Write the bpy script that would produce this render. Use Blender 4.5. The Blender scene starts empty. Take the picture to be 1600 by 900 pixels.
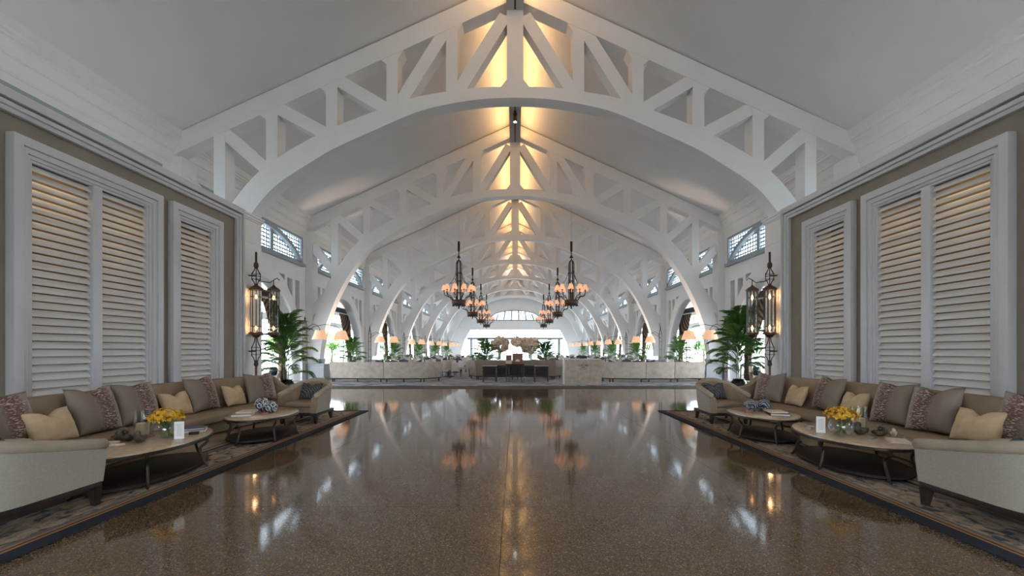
import bpy, bmesh, math, random
from mathutils import Vector, Matrix
from mathutils.geometry import tessellate_polygon
random.seed(7)
PI = math.pi
S = bpy.context.scene
C = S.collection

# ------------------------------------------------------------------ camera, sky, exposure
cd = bpy.data.cameras.new('camera'); cam = bpy.data.objects.new('camera', cd); C.objects.link(cam)
cd.sensor_width = 36.0; cd.lens = 16.0; cd.clip_end = 600
cam.location = (0, 0, 1.4); cam.rotation_euler = (PI/2, 0, 0)
cd.shift_x = -0.003; cd.shift_y = 0.060
S.camera = cam
W = bpy.data.worlds.new('sky'); S.world = W; W.use_nodes = True
bg = W.node_tree.nodes['Background']
bg.inputs['Color'].default_value = (0.82, 0.915, 1.0, 1); bg.inputs['Strength'].default_value = 10.0
S.view_settings.view_transform = 'Standard'; S.view_settings.look = 'None'
S.view_settings.gamma = 1.0; S.view_settings.use_curve_mapping = False
S.view_settings.exposure = 0.25
S.cycles.max_bounces = 12; S.cycles.diffuse_bounces = 6; S.cycles.glossy_bounces = 5
S.cycles.transparent_max_bounces = 16; S.cycles.sample_clamp_indirect = 8.0
S.cycles.caustics_reflective = False; S.cycles.caustics_refractive = False
RIDGE_W = 50.0       # ridge strip lamps, watts each
WARM = (1.0, 0.56, 0.22)

# ------------------------------------------------------------------ materials
def new_mat(name):
    m = bpy.data.materials.new(name); m.use_nodes = True
    return m, m.node_tree.nodes, m.node_tree.links, m.node_tree.nodes['Principled BSDF']
def plain(name, col, rough=0.5, metal=0.0, noise=0.0, nscale=12.0, spec=0.5, bump=0.0, bscale=60.0):
    m, N, L, b = new_mat(name)
    b.inputs['Roughness'].default_value = rough; b.inputs['Metallic'].default_value = metal
    b.inputs['Specular IOR Level'].default_value = spec
    b.inputs['Base Color'].default_value = (*col, 1)
    if noise or bump:
        tc = N.new('ShaderNodeTexCoord')
    if noise:
        n = N.new('ShaderNodeTexNoise'); n.inputs['Scale'].default_value = nscale; n.inputs['Detail'].default_value = 5
        L.new(tc.outputs['Object'], n.inputs['Vector'])
        r = N.new('ShaderNodeValToRGB')
        r.color_ramp.elements[0].position = 0.3; r.color_ramp.elements[1].position = 0.7
        r.color_ramp.elements[0].color = (*[c*(1-noise) for c in col], 1)
        r.color_ramp.elements[1].color = (*[min(1, c*(1+noise)) for c in col], 1)
        L.new(n.outputs['Fac'], r.inputs['Fac']); L.new(r.outputs['Color'], b.inputs['Base Color'])
    if bump:
        n2 = N.new('ShaderNodeTexNoise'); n2.inputs['Scale'].default_value = bscale; n2.inputs['Detail'].default_value = 3
        L.new(tc.outputs['Object'], n2.inputs['Vector'])
        bp = N.new('ShaderNodeBump'); bp.inputs['Strength'].default_value = bump; bp.inputs['Distance'].default_value = 0.01
        L.new(n2.outputs['Fac'], bp.inputs['Height']); L.new(bp.outputs['Normal'], b.inputs['Normal'])
    return m
def glow(name, col, strength, base=(0.8, 0.7, 0.6)):
    m, N, L, b = new_mat(name)
    b.inputs['Base Color'].default_value = (*base, 1); b.inputs['Roughness'].default_value = 0.7
    b.inputs['Emission Color'].default_value = (*col, 1); b.inputs['Emission Strength'].default_value = strength
    return m
def thin_glass(name, tint=(0.96, 0.98, 1.0), refl=1.0):
    m = bpy.data.materials.new(name); m.use_nodes = True
    N = m.node_tree.nodes; L = m.node_tree.links; N.clear()
    o = N.new('ShaderNodeOutputMaterial'); mx = N.new('ShaderNodeMixShader')
    t = N.new('ShaderNodeBsdfTransparent'); t.inputs['Color'].default_value = (*tint, 1)
    g = N.new('ShaderNodeBsdfGlossy'); g.inputs['Roughness'].default_value = 0.02
    f = N.new('ShaderNodeLayerWeight'); f.inputs['Blend'].default_value = 0.5
    pw = N.new('ShaderNodeMath'); pw.operation = 'POWER'; pw.inputs[1].default_value = 4.0
    ma = N.new('ShaderNodeMath'); ma.operation = 'MULTIPLY_ADD'; ma.inputs[1].default_value = 0.6*refl; ma.inputs[2].default_value = 0.04*refl
    L.new(f.outputs['Facing'], pw.inputs[0]); L.new(pw.outputs[0], ma.inputs[0])
    L.new(ma.outputs[0], mx.inputs['Fac']); L.new(t.outputs[0], mx.inputs[1]); L.new(g.outputs[0], mx.inputs[2])
    L.new(mx.outputs[0], o.inputs['Surface'])
    return m
M = {}
M['white'] = plain('white_paint', (0.83, 0.825, 0.815), 0.55, noise=0.02, nscale=1.5)
M['ceil'] = plain('ceiling_plaster', (0.80, 0.795, 0.79), 0.8, noise=0.025, nscale=0.6)
M['shutter'] = plain('shutter_paint', (0.66, 0.65, 0.63), 0.4, noise=0.02, nscale=5)
M['casing'] = plain('casing_paint', (0.60, 0.60, 0.615), 0.35, noise=0.02, nscale=4)
M['taupe'] = plain('taupe_wall', (0.25, 0.22, 0.175), 0.7, noise=0.06, nscale=3)
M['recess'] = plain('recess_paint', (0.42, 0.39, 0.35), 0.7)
M['wgrey'] = plain('window_grey', (0.33, 0.38, 0.41), 0.5)
M['plinth'] = plain('plinth_grey', (0.36, 0.38, 0.40), 0.5, noise=0.05, nscale=4)
M['beamgrey'] = plain('beam_grey', (0.45, 0.44, 0.44), 0.6)
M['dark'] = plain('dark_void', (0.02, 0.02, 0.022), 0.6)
M['grout'] = plain('grout', (0.04, 0.034, 0.03), 0.6)
M['iron'] = plain('dark_bronze', (0.045, 0.034, 0.028), 0.42, 0.6, noise=0.3, nscale=25)
M['bronze'] = plain('worn_bronze', (0.10, 0.06, 0.045), 0.45, 0.6, noise=0.35, nscale=30)
M['wood'] = plain('dark_wood', (0.028, 0.020, 0.017), 0.5, noise=0.3, nscale=20, spec=0.25)
M['redwood'] = plain('red_wood', (0.20, 0.075, 0.035), 0.4, noise=0.35, nscale=14)
M['uph'] = plain('upholstery', (0.31, 0.235, 0.16), 0.85, noise=0.10, nscale=5, bump=0.25, bscale=220, spec=0.25)
M['linen'] = plain('linen', (0.44, 0.395, 0.335), 0.9, noise=0.07, nscale=70, bump=0.35, bscale=260, spec=0.2)
M['cream'] = plain('cream_cushion', (0.58, 0.44, 0.28), 0.85, noise=0.10, nscale=9, bump=0.3, bscale=40, spec=0.2)
M['booth'] = plain('booth_hide', (0.46, 0.40, 0.34), 0.75, noise=0.16, nscale=5)
M['boothdark'] = plain('booth_brown', (0.20, 0.155, 0.12), 0.7, noise=0.12, nscale=6)
M['marble'] = plain('podium_marble', (0.46, 0.385, 0.31), 0.4, noise=0.22, nscale=6)
M['marble_edge'] = plain('podium_edge', (0.70, 0.69, 0.68), 0.4)
M['ink'] = plain('letter_ink', (0.05, 0.035, 0.025), 0.6)
M['black'] = plain('black_plastic', (0.012, 0.012, 0.014), 0.4)
M['leaf'] = plain('palm_leaf', (0.07, 0.19, 0.04), 0.45, noise=0.4, nscale=6)
M['leaf2'] = plain('palm_leaf_light', (0.16, 0.33, 0.06), 0.45, noise=0.35, nscale=6)
M['stem'] = plain('palm_stem', (0.13, 0.17, 0.05), 0.6)
M['pot'] = plain('black_pot', (0.012, 0.015, 0.03), 0.12)
M['soil'] = plain('soil', (0.04, 0.03, 0.02), 0.9)
M['paper'] = plain('paper', (0.80, 0.79, 0.77), 0.7)
M['print'] = plain('grey_print', (0.42, 0.42, 0.44), 0.8)
M['book1'] = plain('book_taupe', (0.36, 0.29, 0.23), 0.5, noise=0.1)
M['book2'] = plain('book_blue', (0.05, 0.06, 0.13), 0.4)
M['kraft'] = plain('cream_card', (0.72, 0.57, 0.44), 0.7)
M['orchid'] = plain('orchid_yellow', (0.80, 0.42, 0.02), 0.5, noise=0.35, nscale=30)
M['blossom'] = plain('blossom_white', (0.72, 0.56, 0.44), 0.6, noise=0.15, nscale=8)
M['candle'] = plain('candle_wax', (0.60, 0.44, 0.27), 0.5)
M['shell'] = plain('dark_shell', (0.085, 0.065, 0.045), 0.35, noise=0.6, nscale=18)
M['pale_shell'] = plain('pale_shell', (0.72, 0.60, 0.46), 0.4, noise=0.2, nscale=18)
M['silver'] = plain('silver', (0.7, 0.7, 0.72), 0.2, 1.0)
M['cloth'] = plain('white_cloth', (0.72, 0.71, 0.70), 0.8)
M['chairfab'] = plain('chair_fabric', (0.52, 0.46, 0.40), 0.8)
M['chairdark'] = plain('chair_charcoal', (0.07, 0.07, 0.08), 0.7)
M['stone_out'] = plain('pale_paving', (0.55, 0.54, 0.52), 0.8, noise=0.1, nscale=0.8)
M['pane'] = thin_glass('window_glass')
M['glass'] = thin_glass('clear_glass', (0.93, 0.96, 0.96), 1.6)
M['shade'] = glow('lamp_shade', (1.0, 0.52, 0.28), 0.5, (0.72, 0.50, 0.36))
M['cshade'] = glow('chandelier_shade', (1.0, 0.46, 0.22), 0.55, (0.8, 0.55, 0.4))
M['bulb'] = glow('flame_bulb', (1.0, 0.45, 0.16), 9.0)
M['spot'] = glow('spot_bulb', (1.0, 0.9, 0.75), 60.0)

def floor_mat():
    m, N, L, b = new_mat('terrazzo')
    tc = N.new('ShaderNodeTexCoord')
    v = N.new('ShaderNodeTexVoronoi'); v.inputs['Scale'].default_value = 130
    L.new(tc.outputs['Object'], v.inputs['Vector'])
    bw = N.new('ShaderNodeSeparateColor'); L.new(v.outputs['Color'], bw.inputs[0])
    r = N.new('ShaderNodeValToRGB'); e = r.color_ramp
    e.elements[0].color = (0.075, 0.046, 0.025, 1); e.elements[1].color = (0.36, 0.27, 0.17, 1)
    e.elements[0].position = 0.0; e.elements[1].position = 1.0
    a = e.elements.new(0.55); a.color = (0.135, 0.087, 0.050, 1)
    a = e.elements.new(0.86); a.color = (0.18, 0.12, 0.074, 1)
    a = e.elements.new(0.95); a.color = (0.23, 0.175, 0.12, 1)
    L.new(bw.outputs[0], r.inputs['Fac'])
    L.new(r.outputs['Color'], b.inputs['Base Color'])
    n = N.new('ShaderNodeTexNoise'); n.inputs['Scale'].default_value = 1.4
    L.new(tc.outputs['Object'], n.inputs['Vector'])
    mr = N.new('ShaderNodeMapRange'); mr.inputs['To Min'].default_value = 0.05; mr.inputs['To Max'].default_value = 0.10
    L.new(n.outputs['Fac'], mr.inputs['Value']); L.new(mr.outputs[0], b.inputs['Roughness'])
    b.inputs['IOR'].default_value = 1.55
    return m
M['terrazzo'] = floor_mat()

def rug_mat():
    m, N, L, b = new_mat('rug_pattern'); b.inputs['Roughness'].default_value = 0.95; b.inputs['Specular IOR Level'].default_value = 0.1
    tc = N.new('ShaderNodeTexCoord'); sp = N.new('ShaderNodeSeparateXYZ'); L.new(tc.outputs['Object'], sp.inputs[0])
    def mth(op, a, bb=None):
        n = N.new('ShaderNodeMath'); n.operation = op
        L.new(a, n.inputs[0])
        if bb is not None:
            if isinstance(bb, (int, float)): n.inputs[1].default_value = bb
            else: L.new(bb, n.inputs[1])
        return n.outputs[0]
    d = mth('MINIMUM', mth('ABSOLUTE', sp.outputs['X']), mth('ABSOLUTE', sp.outputs['Y']))
    f = mth('MULTIPLY', d, 1/1.2)
    r = N.new('ShaderNodeValToRGB'); e = r.color_ramp; e.interpolation = 'CONSTANT'
    navy = (0.04, 0.045, 0.058, 1); org = (0.42, 0.23, 0.11, 1); tan = (0.46, 0.36, 0.25, 1); slate = (0.17, 0.175, 0.19, 1)
    stops = [(0, navy), (0.115, org), (0.14, navy), (0.155, org), (0.185, slate), (0.26, tan), (0.60, slate), (0.67, org), (0.69, navy), (0.73, org), (0.75, tan), (0.79, navy), (0.81, tan)]
    e.elements[0].position = 0; e.elements[0].color = navy
    e.elements[1].position = stops[1][0]; e.elements[1].color = stops[1][1]
    for p, c in stops[2:]:
        x = e.elements.new(p); x.color = c
    L.new(f, r.inputs['Fac'])
    n = N.new('ShaderNodeTexNoise'); n.inputs['Scale'].default_value = 1.0; n.inputs['Detail'].default_value = 6; n.inputs['Distortion'].default_value = 1.2
    mp = N.new('ShaderNodeMapping'); mp.inputs['Scale'].default_value = (11, 5.5, 1); L.new(tc.outputs['Object'], mp.inputs['Vector'])
    L.new(mp.outputs[0], n.inputs['Vector'])
    r2 = N.new('ShaderNodeValToRGB'); q = r2.color_ramp
    q.elements[0].position = 0.38; q.elements[0].color = (0.085, 0.09, 0.10, 1)
    q.elements[1].position = 0.56; q.elements[1].color = (0.48, 0.38, 0.28, 1)
    x = q.elements.new(0.43); x.color = (0.25, 0.245, 0.24, 1)
    x = q.elements.new(0.47); x.color = (0.34, 0.24, 0.16, 1)
    L.new(n.outputs['Fac'], r2.inputs['Fac'])
    a = mth('GREATER_THAN', f, 0.22); c = mth('LESS_THAN', f, 0.61); k = mth('MULTIPLY', a, c)
    mx = N.new('ShaderNodeMixRGB'); L.new(k, mx.inputs[0]); L.new(r.outputs[0], mx.inputs[1]); L.new(r2.outputs[0], mx.inputs[2])
    n3 = N.new('ShaderNodeTexNoise'); n3.inputs['Scale'].default_value = 90
    L.new(tc.outputs['Object'], n3.inputs['Vector'])
    mul = N.new('ShaderNodeMixRGB'); mul.blend_type = 'MULTIPLY'; mul.inputs[0].default_value = 0.5
    L.new(mx.outputs[0], mul.inputs[1]); L.new(n3.outputs['Fac'], mul.inputs[2])
    L.new(mul.outputs[0], b.inputs['Base Color'])
    return m
M['rug'] = rug_mat()

def carpet_mat():
    m, N, L, b = new_mat('dining_carpet'); b.inputs['Roughness'].default_value = 0.95; b.inputs['Specular IOR Level'].default_value = 0.1
    tc = N.new('ShaderNodeTexCoord')
    n = N.new('ShaderNodeTexNoise'); n.inputs['Scale'].default_value = 1.1; n.inputs['Detail'].default_value = 4; n.inputs['Distortion'].default_value = 2.0
    L.new(tc.outputs['Object'], n.inputs['Vector'])
    r = N.new('ShaderNodeValToRGB'); e = r.color_ramp
    e.elements[0].position = 0.35; e.elements[0].color = (0.15, 0.185, 0.235, 1)
    e.elements[1].position = 0.6; e.elements[1].color = (0.42, 0.41, 0.41, 1)
    L.new(n.outputs['Fac'], r.inputs['Fac']); L.new(r.outputs[0], b.inputs['Base Color'])
    return m
M['carpet'] = carpet_mat()

def cushion_mat():
    m, N, L, b = new_mat('brocade'); b.inputs['Roughness'].default_value = 0.7; b.inputs['Specular IOR Level'].default_value = 0.3
    tc = N.new('ShaderNodeTexCoord'); sp = N.new('ShaderNodeSeparateXYZ'); L.new(tc.outputs['Object'], sp.inputs[0])
    mr = N.new('ShaderNodeMapRange'); mr.inputs['From Min'].default_value = -0.31; mr.inputs['From Max'].default_value = 0.31
    L.new(sp.outputs['X'], mr.inputs['Value'])
    r = N.new('ShaderNodeValToRGB'); e = r.color_ramp
    e.elements[0].position = 0.0; e.elements[0].color = (0.25, 0.205, 0.16, 1)
    e.elements[1].position = 1.0; e.elements[1].color = (0.37, 0.33, 0.29, 1)
    for p, c in ((0.38, (0.21, 0.165, 0.125)), (0.52, (0.135, 0.07, 0.048)), (0.74, (0.16, 0.09, 0.065)), (0.86, (0.31, 0.265, 0.23))):
        x = e.elements.new(p); x.color = (*c, 1)
    L.new(mr.outputs[0], r.inputs['Fac'])
    mp = N.new('ShaderNodeMapping'); mp.inputs['Scale'].default_value = (30, 30, 95); L.new(tc.outputs['Object'], mp.inputs['Vector'])
    n = N.new('ShaderNodeTexNoise'); n.inputs['Scale'].default_value = 1.0; n.inputs['Detail'].default_value = 4
    L.new(mp.outputs[0], n.inputs['Vector'])
    r2 = N.new('ShaderNodeValToRGB'); r2.color_ramp.elements[0].position = 0.53; r2.color_ramp.elements[1].position = 0.6
    L.new(n.outputs['Fac'], r2.inputs['Fac'])
    band = N.new('ShaderNodeValToRGB'); q = band.color_ramp
    q.elements[0].position = 0.36; q.elements[0].color = (0, 0, 0, 1); q.elements[1].position = 1.0; q.elements[1].color = (0, 0, 0, 1)
    x = q.elements.new(0.55); x.color = (1, 1, 1, 1); x = q.elements.new(0.8); x.color = (1, 1, 1, 1); x = q.elements.new(0.93); x.color = (0, 0, 0, 1)
    L.new(mr.outputs[0], band.inputs['Fac'])
    mu = N.new('ShaderNodeMath'); mu.operation = 'MULTIPLY'; L.new(band.outputs[0], mu.inputs[0]); L.new(r2.outputs[0], mu.inputs[1])
    mx = N.new('ShaderNodeMixRGB'); L.new(mu.outputs[0], mx.inputs[0]); L.new(r.outputs[0], mx.inputs[1]); mx.inputs[2].default_value = (0.48, 0.43, 0.40, 1)
    L.new(mx.outputs[0], b.inputs['Base Color'])
    return m
M['brocade'] = cushion_mat()

def wave_mat(name, c1, c2, scale, dist, direction='X', rough=0.85, typ='BANDS'):
    m, N, L, b = new_mat(name); b.inputs['Roughness'].default_value = rough
    tc = N.new('ShaderNodeTexCoord'); w = N.new('ShaderNodeTexWave'); w.wave_type = typ
    if typ == 'BANDS': w.bands_direction = direction
    w.inputs['Scale'].default_value = scale; w.inputs['Distortion'].default_value = dist; w.inputs['Detail'].default_value = 2
    L.new(tc.outputs['Object'], w.inputs['Vector'])
    r = N.new('ShaderNodeValToRGB'); r.color_ramp.elements[0].position = 0.35; r.color_ramp.elements[1].position = 0.65
    r.color_ramp.elements[0].color = (*c1, 1); r.color_ramp.elements[1].color = (*c2, 1)
    L.new(w.outputs['Fac'], r.inputs['Fac']); L.new(r.outputs[0], b.inputs['Base Color'])
    return m
M['ikat'] = wave_mat('ikat_cushion', (0.035, 0.042, 0.05), (0.13, 0.13, 0.13), 9, 7, 'DIAGONAL')
M['porcelain'] = wave_mat('blue_porcelain', (0.02, 0.03, 0.07), (0.30, 0.34, 0.38), 10, 9, 'DIAGONAL', 0.15)
M['curtain'] = wave_mat('striped_curtain', (0.075, 0.045, 0.032), (0.30, 0.22, 0.155), 2.6, 0.6, 'Y')
M['tabletop'] = plain('burl_stone', (0.50, 0.37, 0.245), 0.13, noise=0.14, nscale=16)

# ------------------------------------------------------------------ mesh helpers
class MB:
    def __init__(s): s.v = []; s.f = []
    def add(s, vs, fs):
        o = len(s.v); s.v += [tuple(p) for p in vs]; s.f += [tuple(i+o for i in f) for f in fs]; return s
    def box(s, x0, x1, y0, y1, z0, z1):
        vs = [(x, y, z) for z in (z0, z1) for y in (y0, y1) for x in (x0, x1)]
        return s.add(vs, [(0, 2, 3, 1), (4, 5, 7, 6), (0, 1, 5, 4), (2, 6, 7, 3), (0, 4, 6, 2), (1, 3, 7, 5)])
    def prism(s, pts, fn, a0, a1, holes=()):
        """polygon pts (u,w) extruded from a0 to a1; fn(u,w,a)->xyz"""
        loops = [list(pts)] + [list(h) for h in holes]
        flat = [p for l in loops for p in l]; n = len(flat)
        tris = tessellate_polygon([[Vector((p[0], p[1], 0)) for p in l] for l in loops])
        vs = [fn(u, w, a0) for u, w in flat] + [fn(u, w, a1) for u, w in flat]
        fs = [tuple(t) for t in tris] + [tuple(i+n for i in reversed(t)) for t in tris]
        k = 0
        for l in loops:
            m = len(l)
            for i in range(m):
                a = k+i; b = k+(i+1) % m
                fs.append((a, b, b+n, a+n))
            k += m
        return s.add(vs, fs)
    def grid(s, rows, cu=False, cv=False):
        R = len(rows); K = len(rows[0]); vs = [p for r in rows for p in r]; fs = []
        for i in range(R if cv else R-1):
            for j in range(K if cu else K-1):
                a = i*K+j; b = i*K+(j+1) % K; c = ((i+1) % R)*K+(j+1) % K; d = ((i+1) % R)*K+j
                fs.append((a, b, c, d))
        return s.add(vs, fs)
    def tube(s, path, r, n=8, closed=False):
        P = [Vector(p) for p in path]; K = len(P); rows = []
        rr = r if isinstance(r, (list, tuple)) else [r]*K
        up = None
        for i in range(K):
            t = (P[(i+1) % K]-P[i-1]) if closed else (P[min(i+1, K-1)]-P[max(i-1, 0)])
            if t.length < 1e-9: t = Vector((0, 0, 1))
            t.normalize()
            if up is None:
                up = Vector((0, 0, 1)) if abs(t.z) < 0.9 else Vector((1, 0, 0))
            a = up - t*up.dot(t)
            if a.length < 1e-6: a = t.orthogonal()
            a.normalize(); b = t.cross(a); up = a
            rows.append([P[i] + (a*math.cos(q*2*PI/n) + b*math.sin(q*2*PI/n))*rr[i] for q in range(n)])
        o = len(s.v)
        s.grid(rows, cu=True, cv=closed)
        if not closed:
            s.f.append(tuple(o+q for q in range(n))); s.f.append(tuple(o+(K-1)*n+q for q in range(n)))
        return s
    def lathe(s, prof, n=20, c=(0, 0, 0), sx=1, sy=1, cap=True):
        rows = [[(c[0]+r*sx*math.cos(q*2*PI/n), c[1]+r*sy*math.sin(q*2*PI/n), c[2]+z) for q in range(n)] for r, z in prof]
        o = len(s.v); s.grid(rows, cu=True)
        if cap:
            if prof[0][0] > 1e-4: s.f.append(tuple(o+q for q in range(n)))
            if prof[-1][0] > 1e-4: s.f.append(tuple(o+(len(prof)-1)*n+q for q in range(n)))
        return s
    def ball(s, c, r, n=10, m=7, sq=(1, 1, 1)):
        prof = [(max(1e-4, math.sin(PI*i/m)), -math.cos(PI*i/m)) for i in range(m+1)]
        rows = [[(c[0]+r*sq[0]*a*math.cos(q*2*PI/n), c[1]+r*sq[1]*a*math.sin(q*2*PI/n), c[2]+r*sq[2]*z) for q in range(n)] for a, z in prof]
        return s.grid(rows, cu=True)
    def build(s, name, mat, parent=None, smooth=False, bevel=0.0, loc=None, seg=2, recalc=True):
        me = bpy.data.meshes.new(name); me.from_pydata(s.v, [], s.f)
        if recalc or bevel:
            bm = bmesh.new(); bm.from_mesh(me)
            if bevel:
                bmesh.ops.remove_doubles(bm, verts=bm.verts, dist=1e-5)
            bmesh.ops.recalc_face_normals(bm, faces=bm.faces)
            if bevel:
                es = [e for e in bm.edges if len(e.link_faces) == 2 and e.calc_face_angle(0) > 0.5]
                bmesh.ops.bevel(bm, geom=es, offset=bevel, segments=seg, affect='EDGES', profile=0.6)
            bm.to_mesh(me); bm.free()
        if smooth or bevel:
            me.shade_smooth(); me.set_sharp_from_angle(angle=math.radians(50))
        me.materials.append(mat)
        return obj(name, me, parent, loc)
def obj(name, me, parent=None, loc=None, rot=None, scale=None):
    o = bpy.data.objects.new(name, me); C.objects.link(o)
    if parent is not None: o.parent = parent
    if loc is not None: o.location = loc
    if rot is not None: o.rotation_euler = rot
    if scale is not None: o.scale = scale if isinstance(scale, (tuple, list)) else (scale,)*3
    return o
def thing(name, label, cat, loc=(0, 0, 0), rz=0, group=None):
    o = obj(name, None, None, loc, (0, 0, rz)); o.empty_display_size = 0.1
    o['label'] = label; o['category'] = cat
    if group: o['group'] = group
    return o
def struct(o): o['kind'] = 'structure'; return o
def dup(o, loc=None, rz=None, label=None, parent=None):
    c = o.copy(); C.objects.link(c)
    if parent is not None: c.parent = parent
    if loc is not None: c.location = loc
    if rz is not None: c.rotation_euler = (0, 0, rz)
    if label: c['label'] = label
    for ch in list(o.children): dup(ch, parent=c)
    return c
def ell(a, b, n, c=(0, 0), t0=0, t1=2*PI, close=True):
    return [(c[0]+a*math.cos(t0+(t1-t0)*i/n), c[1]+b*math.sin(t0+(t1-t0)*i/n)) for i in range(n if close else n+1)]
def lerp(a, b, t): return a+(b-a)*t
def interp(tab, x):
    if x <= tab[0][0]: return tab[0][1]
    for (x0, y0), (x1, y1) in zip(tab, tab[1:]):
        if x <= x1: return y0+(y1-y0)*(x-x0)/(x1-x0)
    return tab[-1][1]
SIDE = {-1: 'left', 1: 'right'}

# ------------------------------------------------------------------ the hall
TY = [13.0+8.16*k for k in range(7)]
YB, YE = -7.0, 62.6          # back wall and far wall
HW = 9.6                     # half width of the hall
def roof_z(x): return 11.86-0.46*abs(x)
WX = {-1: 7.40, 1: 7.28}     # shutter wall faces

# floor: polished terrazzo slabs, then the dining carpet
fl = struct(MB().box(-15, 15, YB, YE, -0.16, -0.012).build('floor', M['grout']))
JX, JY, JS = -0.10, 4.05, 2.40
tile = None
xs = [JX+JS*k for k in range(-5, 6)]
ys = [JY+JS*k for k in range(-3, 6)]
g = 0.0025
for j in range(len(ys)-1):
    y0, y1 = ys[j], min(ys[j+1], 17.55)
    for i in range(len(xs)-1):
        if tile is None or abs((y1-y0)-JS) > 1e-3:
            o = MB().box(g, JS-g, g, (y1-y0)-g, -0.012, 0).build('floor_tile', M['terrazzo'], fl, loc=(xs[i], y0, 0))
            if tile is None: tile = o.data
        else:
            obj('floor_tile', tile, fl, (xs[i], y0, 0))
cp = struct(MB().box(-9.6, 9.6, 17.56, YE, -0.012, 0.004).build('floor_carpet', M['carpet']))

# ceiling
mb = MB()
mb.prism([(-9.9, roof_z(9.9)), (0, 11.86), (9.9, roof_z(9.9)), (9.9, roof_z(9.9)+0.3), (0, 12.2), (-9.9, roof_z(9.9)+0.3)],
         lambda u, w, a: (u, a, w), YB, YE)
struct(mb.build('ceiling', M['ceil']))
# ridge beam with a dark groove underneath
rb = struct(MB().box(-0.24, 0.24, YB, YE, 11.0, 11.72).build('trim_1', M['beamgrey'], bevel=0.01))
MB().box(-0.025, 0.025, YB, YE, 10.985, 11.0).build('groove', M['dark'], rb)
for s in (-1, 1):
    MB().box(s*0.13-0.11, s*0.13+0.11, YB, YE, 10.93, 11.0).build('flange', M['beamgrey'], rb, bevel=0.008)
for i, y in enumerate((18.2, 26.4)):
    t = thing('spotlight', 'small dark spotlight under the ridge beam, %s from the viewer' % ('first' if i == 0 else 'second'), 'spotlight', (0, y, 10.93), 0, 'spotlights under the ridge beam')
    MB().lathe([(0.05, 0), (0.05, -0.06), (0.09, -0.1), (0.1, -0.42), (0.085, -0.43)], 14).build('housing', M['iron'], t, True)
    MB().lathe([(0.001, -0.445), (0.06, -0.435)], 12, cap=False).build('bulb', M['spot'], t)
# ridge strip lamps: lie on both shoulders of the beam in every bay
for b in range(7):
    y0 = (TY[b-1] if b else 4.9)+0.4; y1 = TY[b]-0.4
    for s in (-1, 1):
        ld = bpy.data.lights.new('ridge_strip', 'AREA'); ld.shape = 'RECTANGLE'; ld.size = y1-y0; ld.size_y = 0.06
        ld.energy = RIDGE_W; ld.color = WARM
        lo = bpy.data.objects.new('ridge_strip', ld); C.objects.link(lo)
        lo.location = (s*0.30, (y0+y1)/2, 11.12)
        d = Vector((s*0.72, 0, 0.69)); z = -d
        xax = Vector((0, 1, 0)); yax = z.cross(xax)
        lo.rotation_euler = Matrix((xax, yax, z)).transposed().to_euler()

# side walls bay by bay: elliptical arch below, clerestory window above
def bay_wall(side, y0, y1, arch):
    c = (y0+y1)/2; yc = c
    out = [(y0, 0.0), (y1, 0.0), (y1, 7.55), (y0, 7.55)]
    holes = [[(yc-3.4, 5.2), (yc+3.4, 5.2), (yc+3.4, 6.42), (yc-3.4, 6.42)]]
    if arch:
        A, B = 3.3, 4.17
        e = ell(A, B, 36, (yc, 0), 0, PI, close=False)
        out = [(y0, 0.0), (yc-A, 0.0)] + [p for p in reversed(e)][1:] + [(y1, 0.0), (y1, 7.55), (y0, 7.55)]
        for q in (-1, 1):
            for u0, u1 in ((2.10, 2.55), (2.80, 3.20)):
                zb0 = 1.18*B*math.sqrt(max(0, 1-(u0/3.82)**2)); zb1 = 1.18*B*math.sqrt(max(0, 1-(u1/3.82)**2))
                hole = [(yc+q*u0, max(zb0, 1.2)), (yc+q*u1, max(zb1, 1.2)), (yc+q*u1, 4.45), (yc+q*u0, 4.45)]
                if zb0 < 4.4: holes.append(hole if q > 0 else hole[::-1])
            tr = [(yc+q*1.40, 4.52), (yc+q*1.88, 4.52), (yc+q*1.88, 4.30)]
            holes.append(tr if q > 0 else tr[::-1])
    mb = MB(); mb.prism(out, lambda u, w, a: (side*a, u, w), HW, HW+0.30, holes)
    w = struct(mb.build('wall_'+SIDE[side], M['white']))
    if arch:
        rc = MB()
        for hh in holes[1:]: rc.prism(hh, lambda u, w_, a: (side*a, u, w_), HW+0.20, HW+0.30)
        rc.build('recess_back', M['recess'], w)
        # raised arch band around the opening
        inn = ell(3.3, 4.17, 36, (yc, 0), 0, PI, False); ou = ell(3.62, 4.55, 36, (yc, 0), 0, PI, False)
        MB().prism(inn+ou[::-1], lambda u, w_, a: (side*a, u, w_), HW-0.10, HW+0.36).build('arch_band', M['white'], w, True)
    return w
WN = [0]
winbuf = {}
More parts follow.
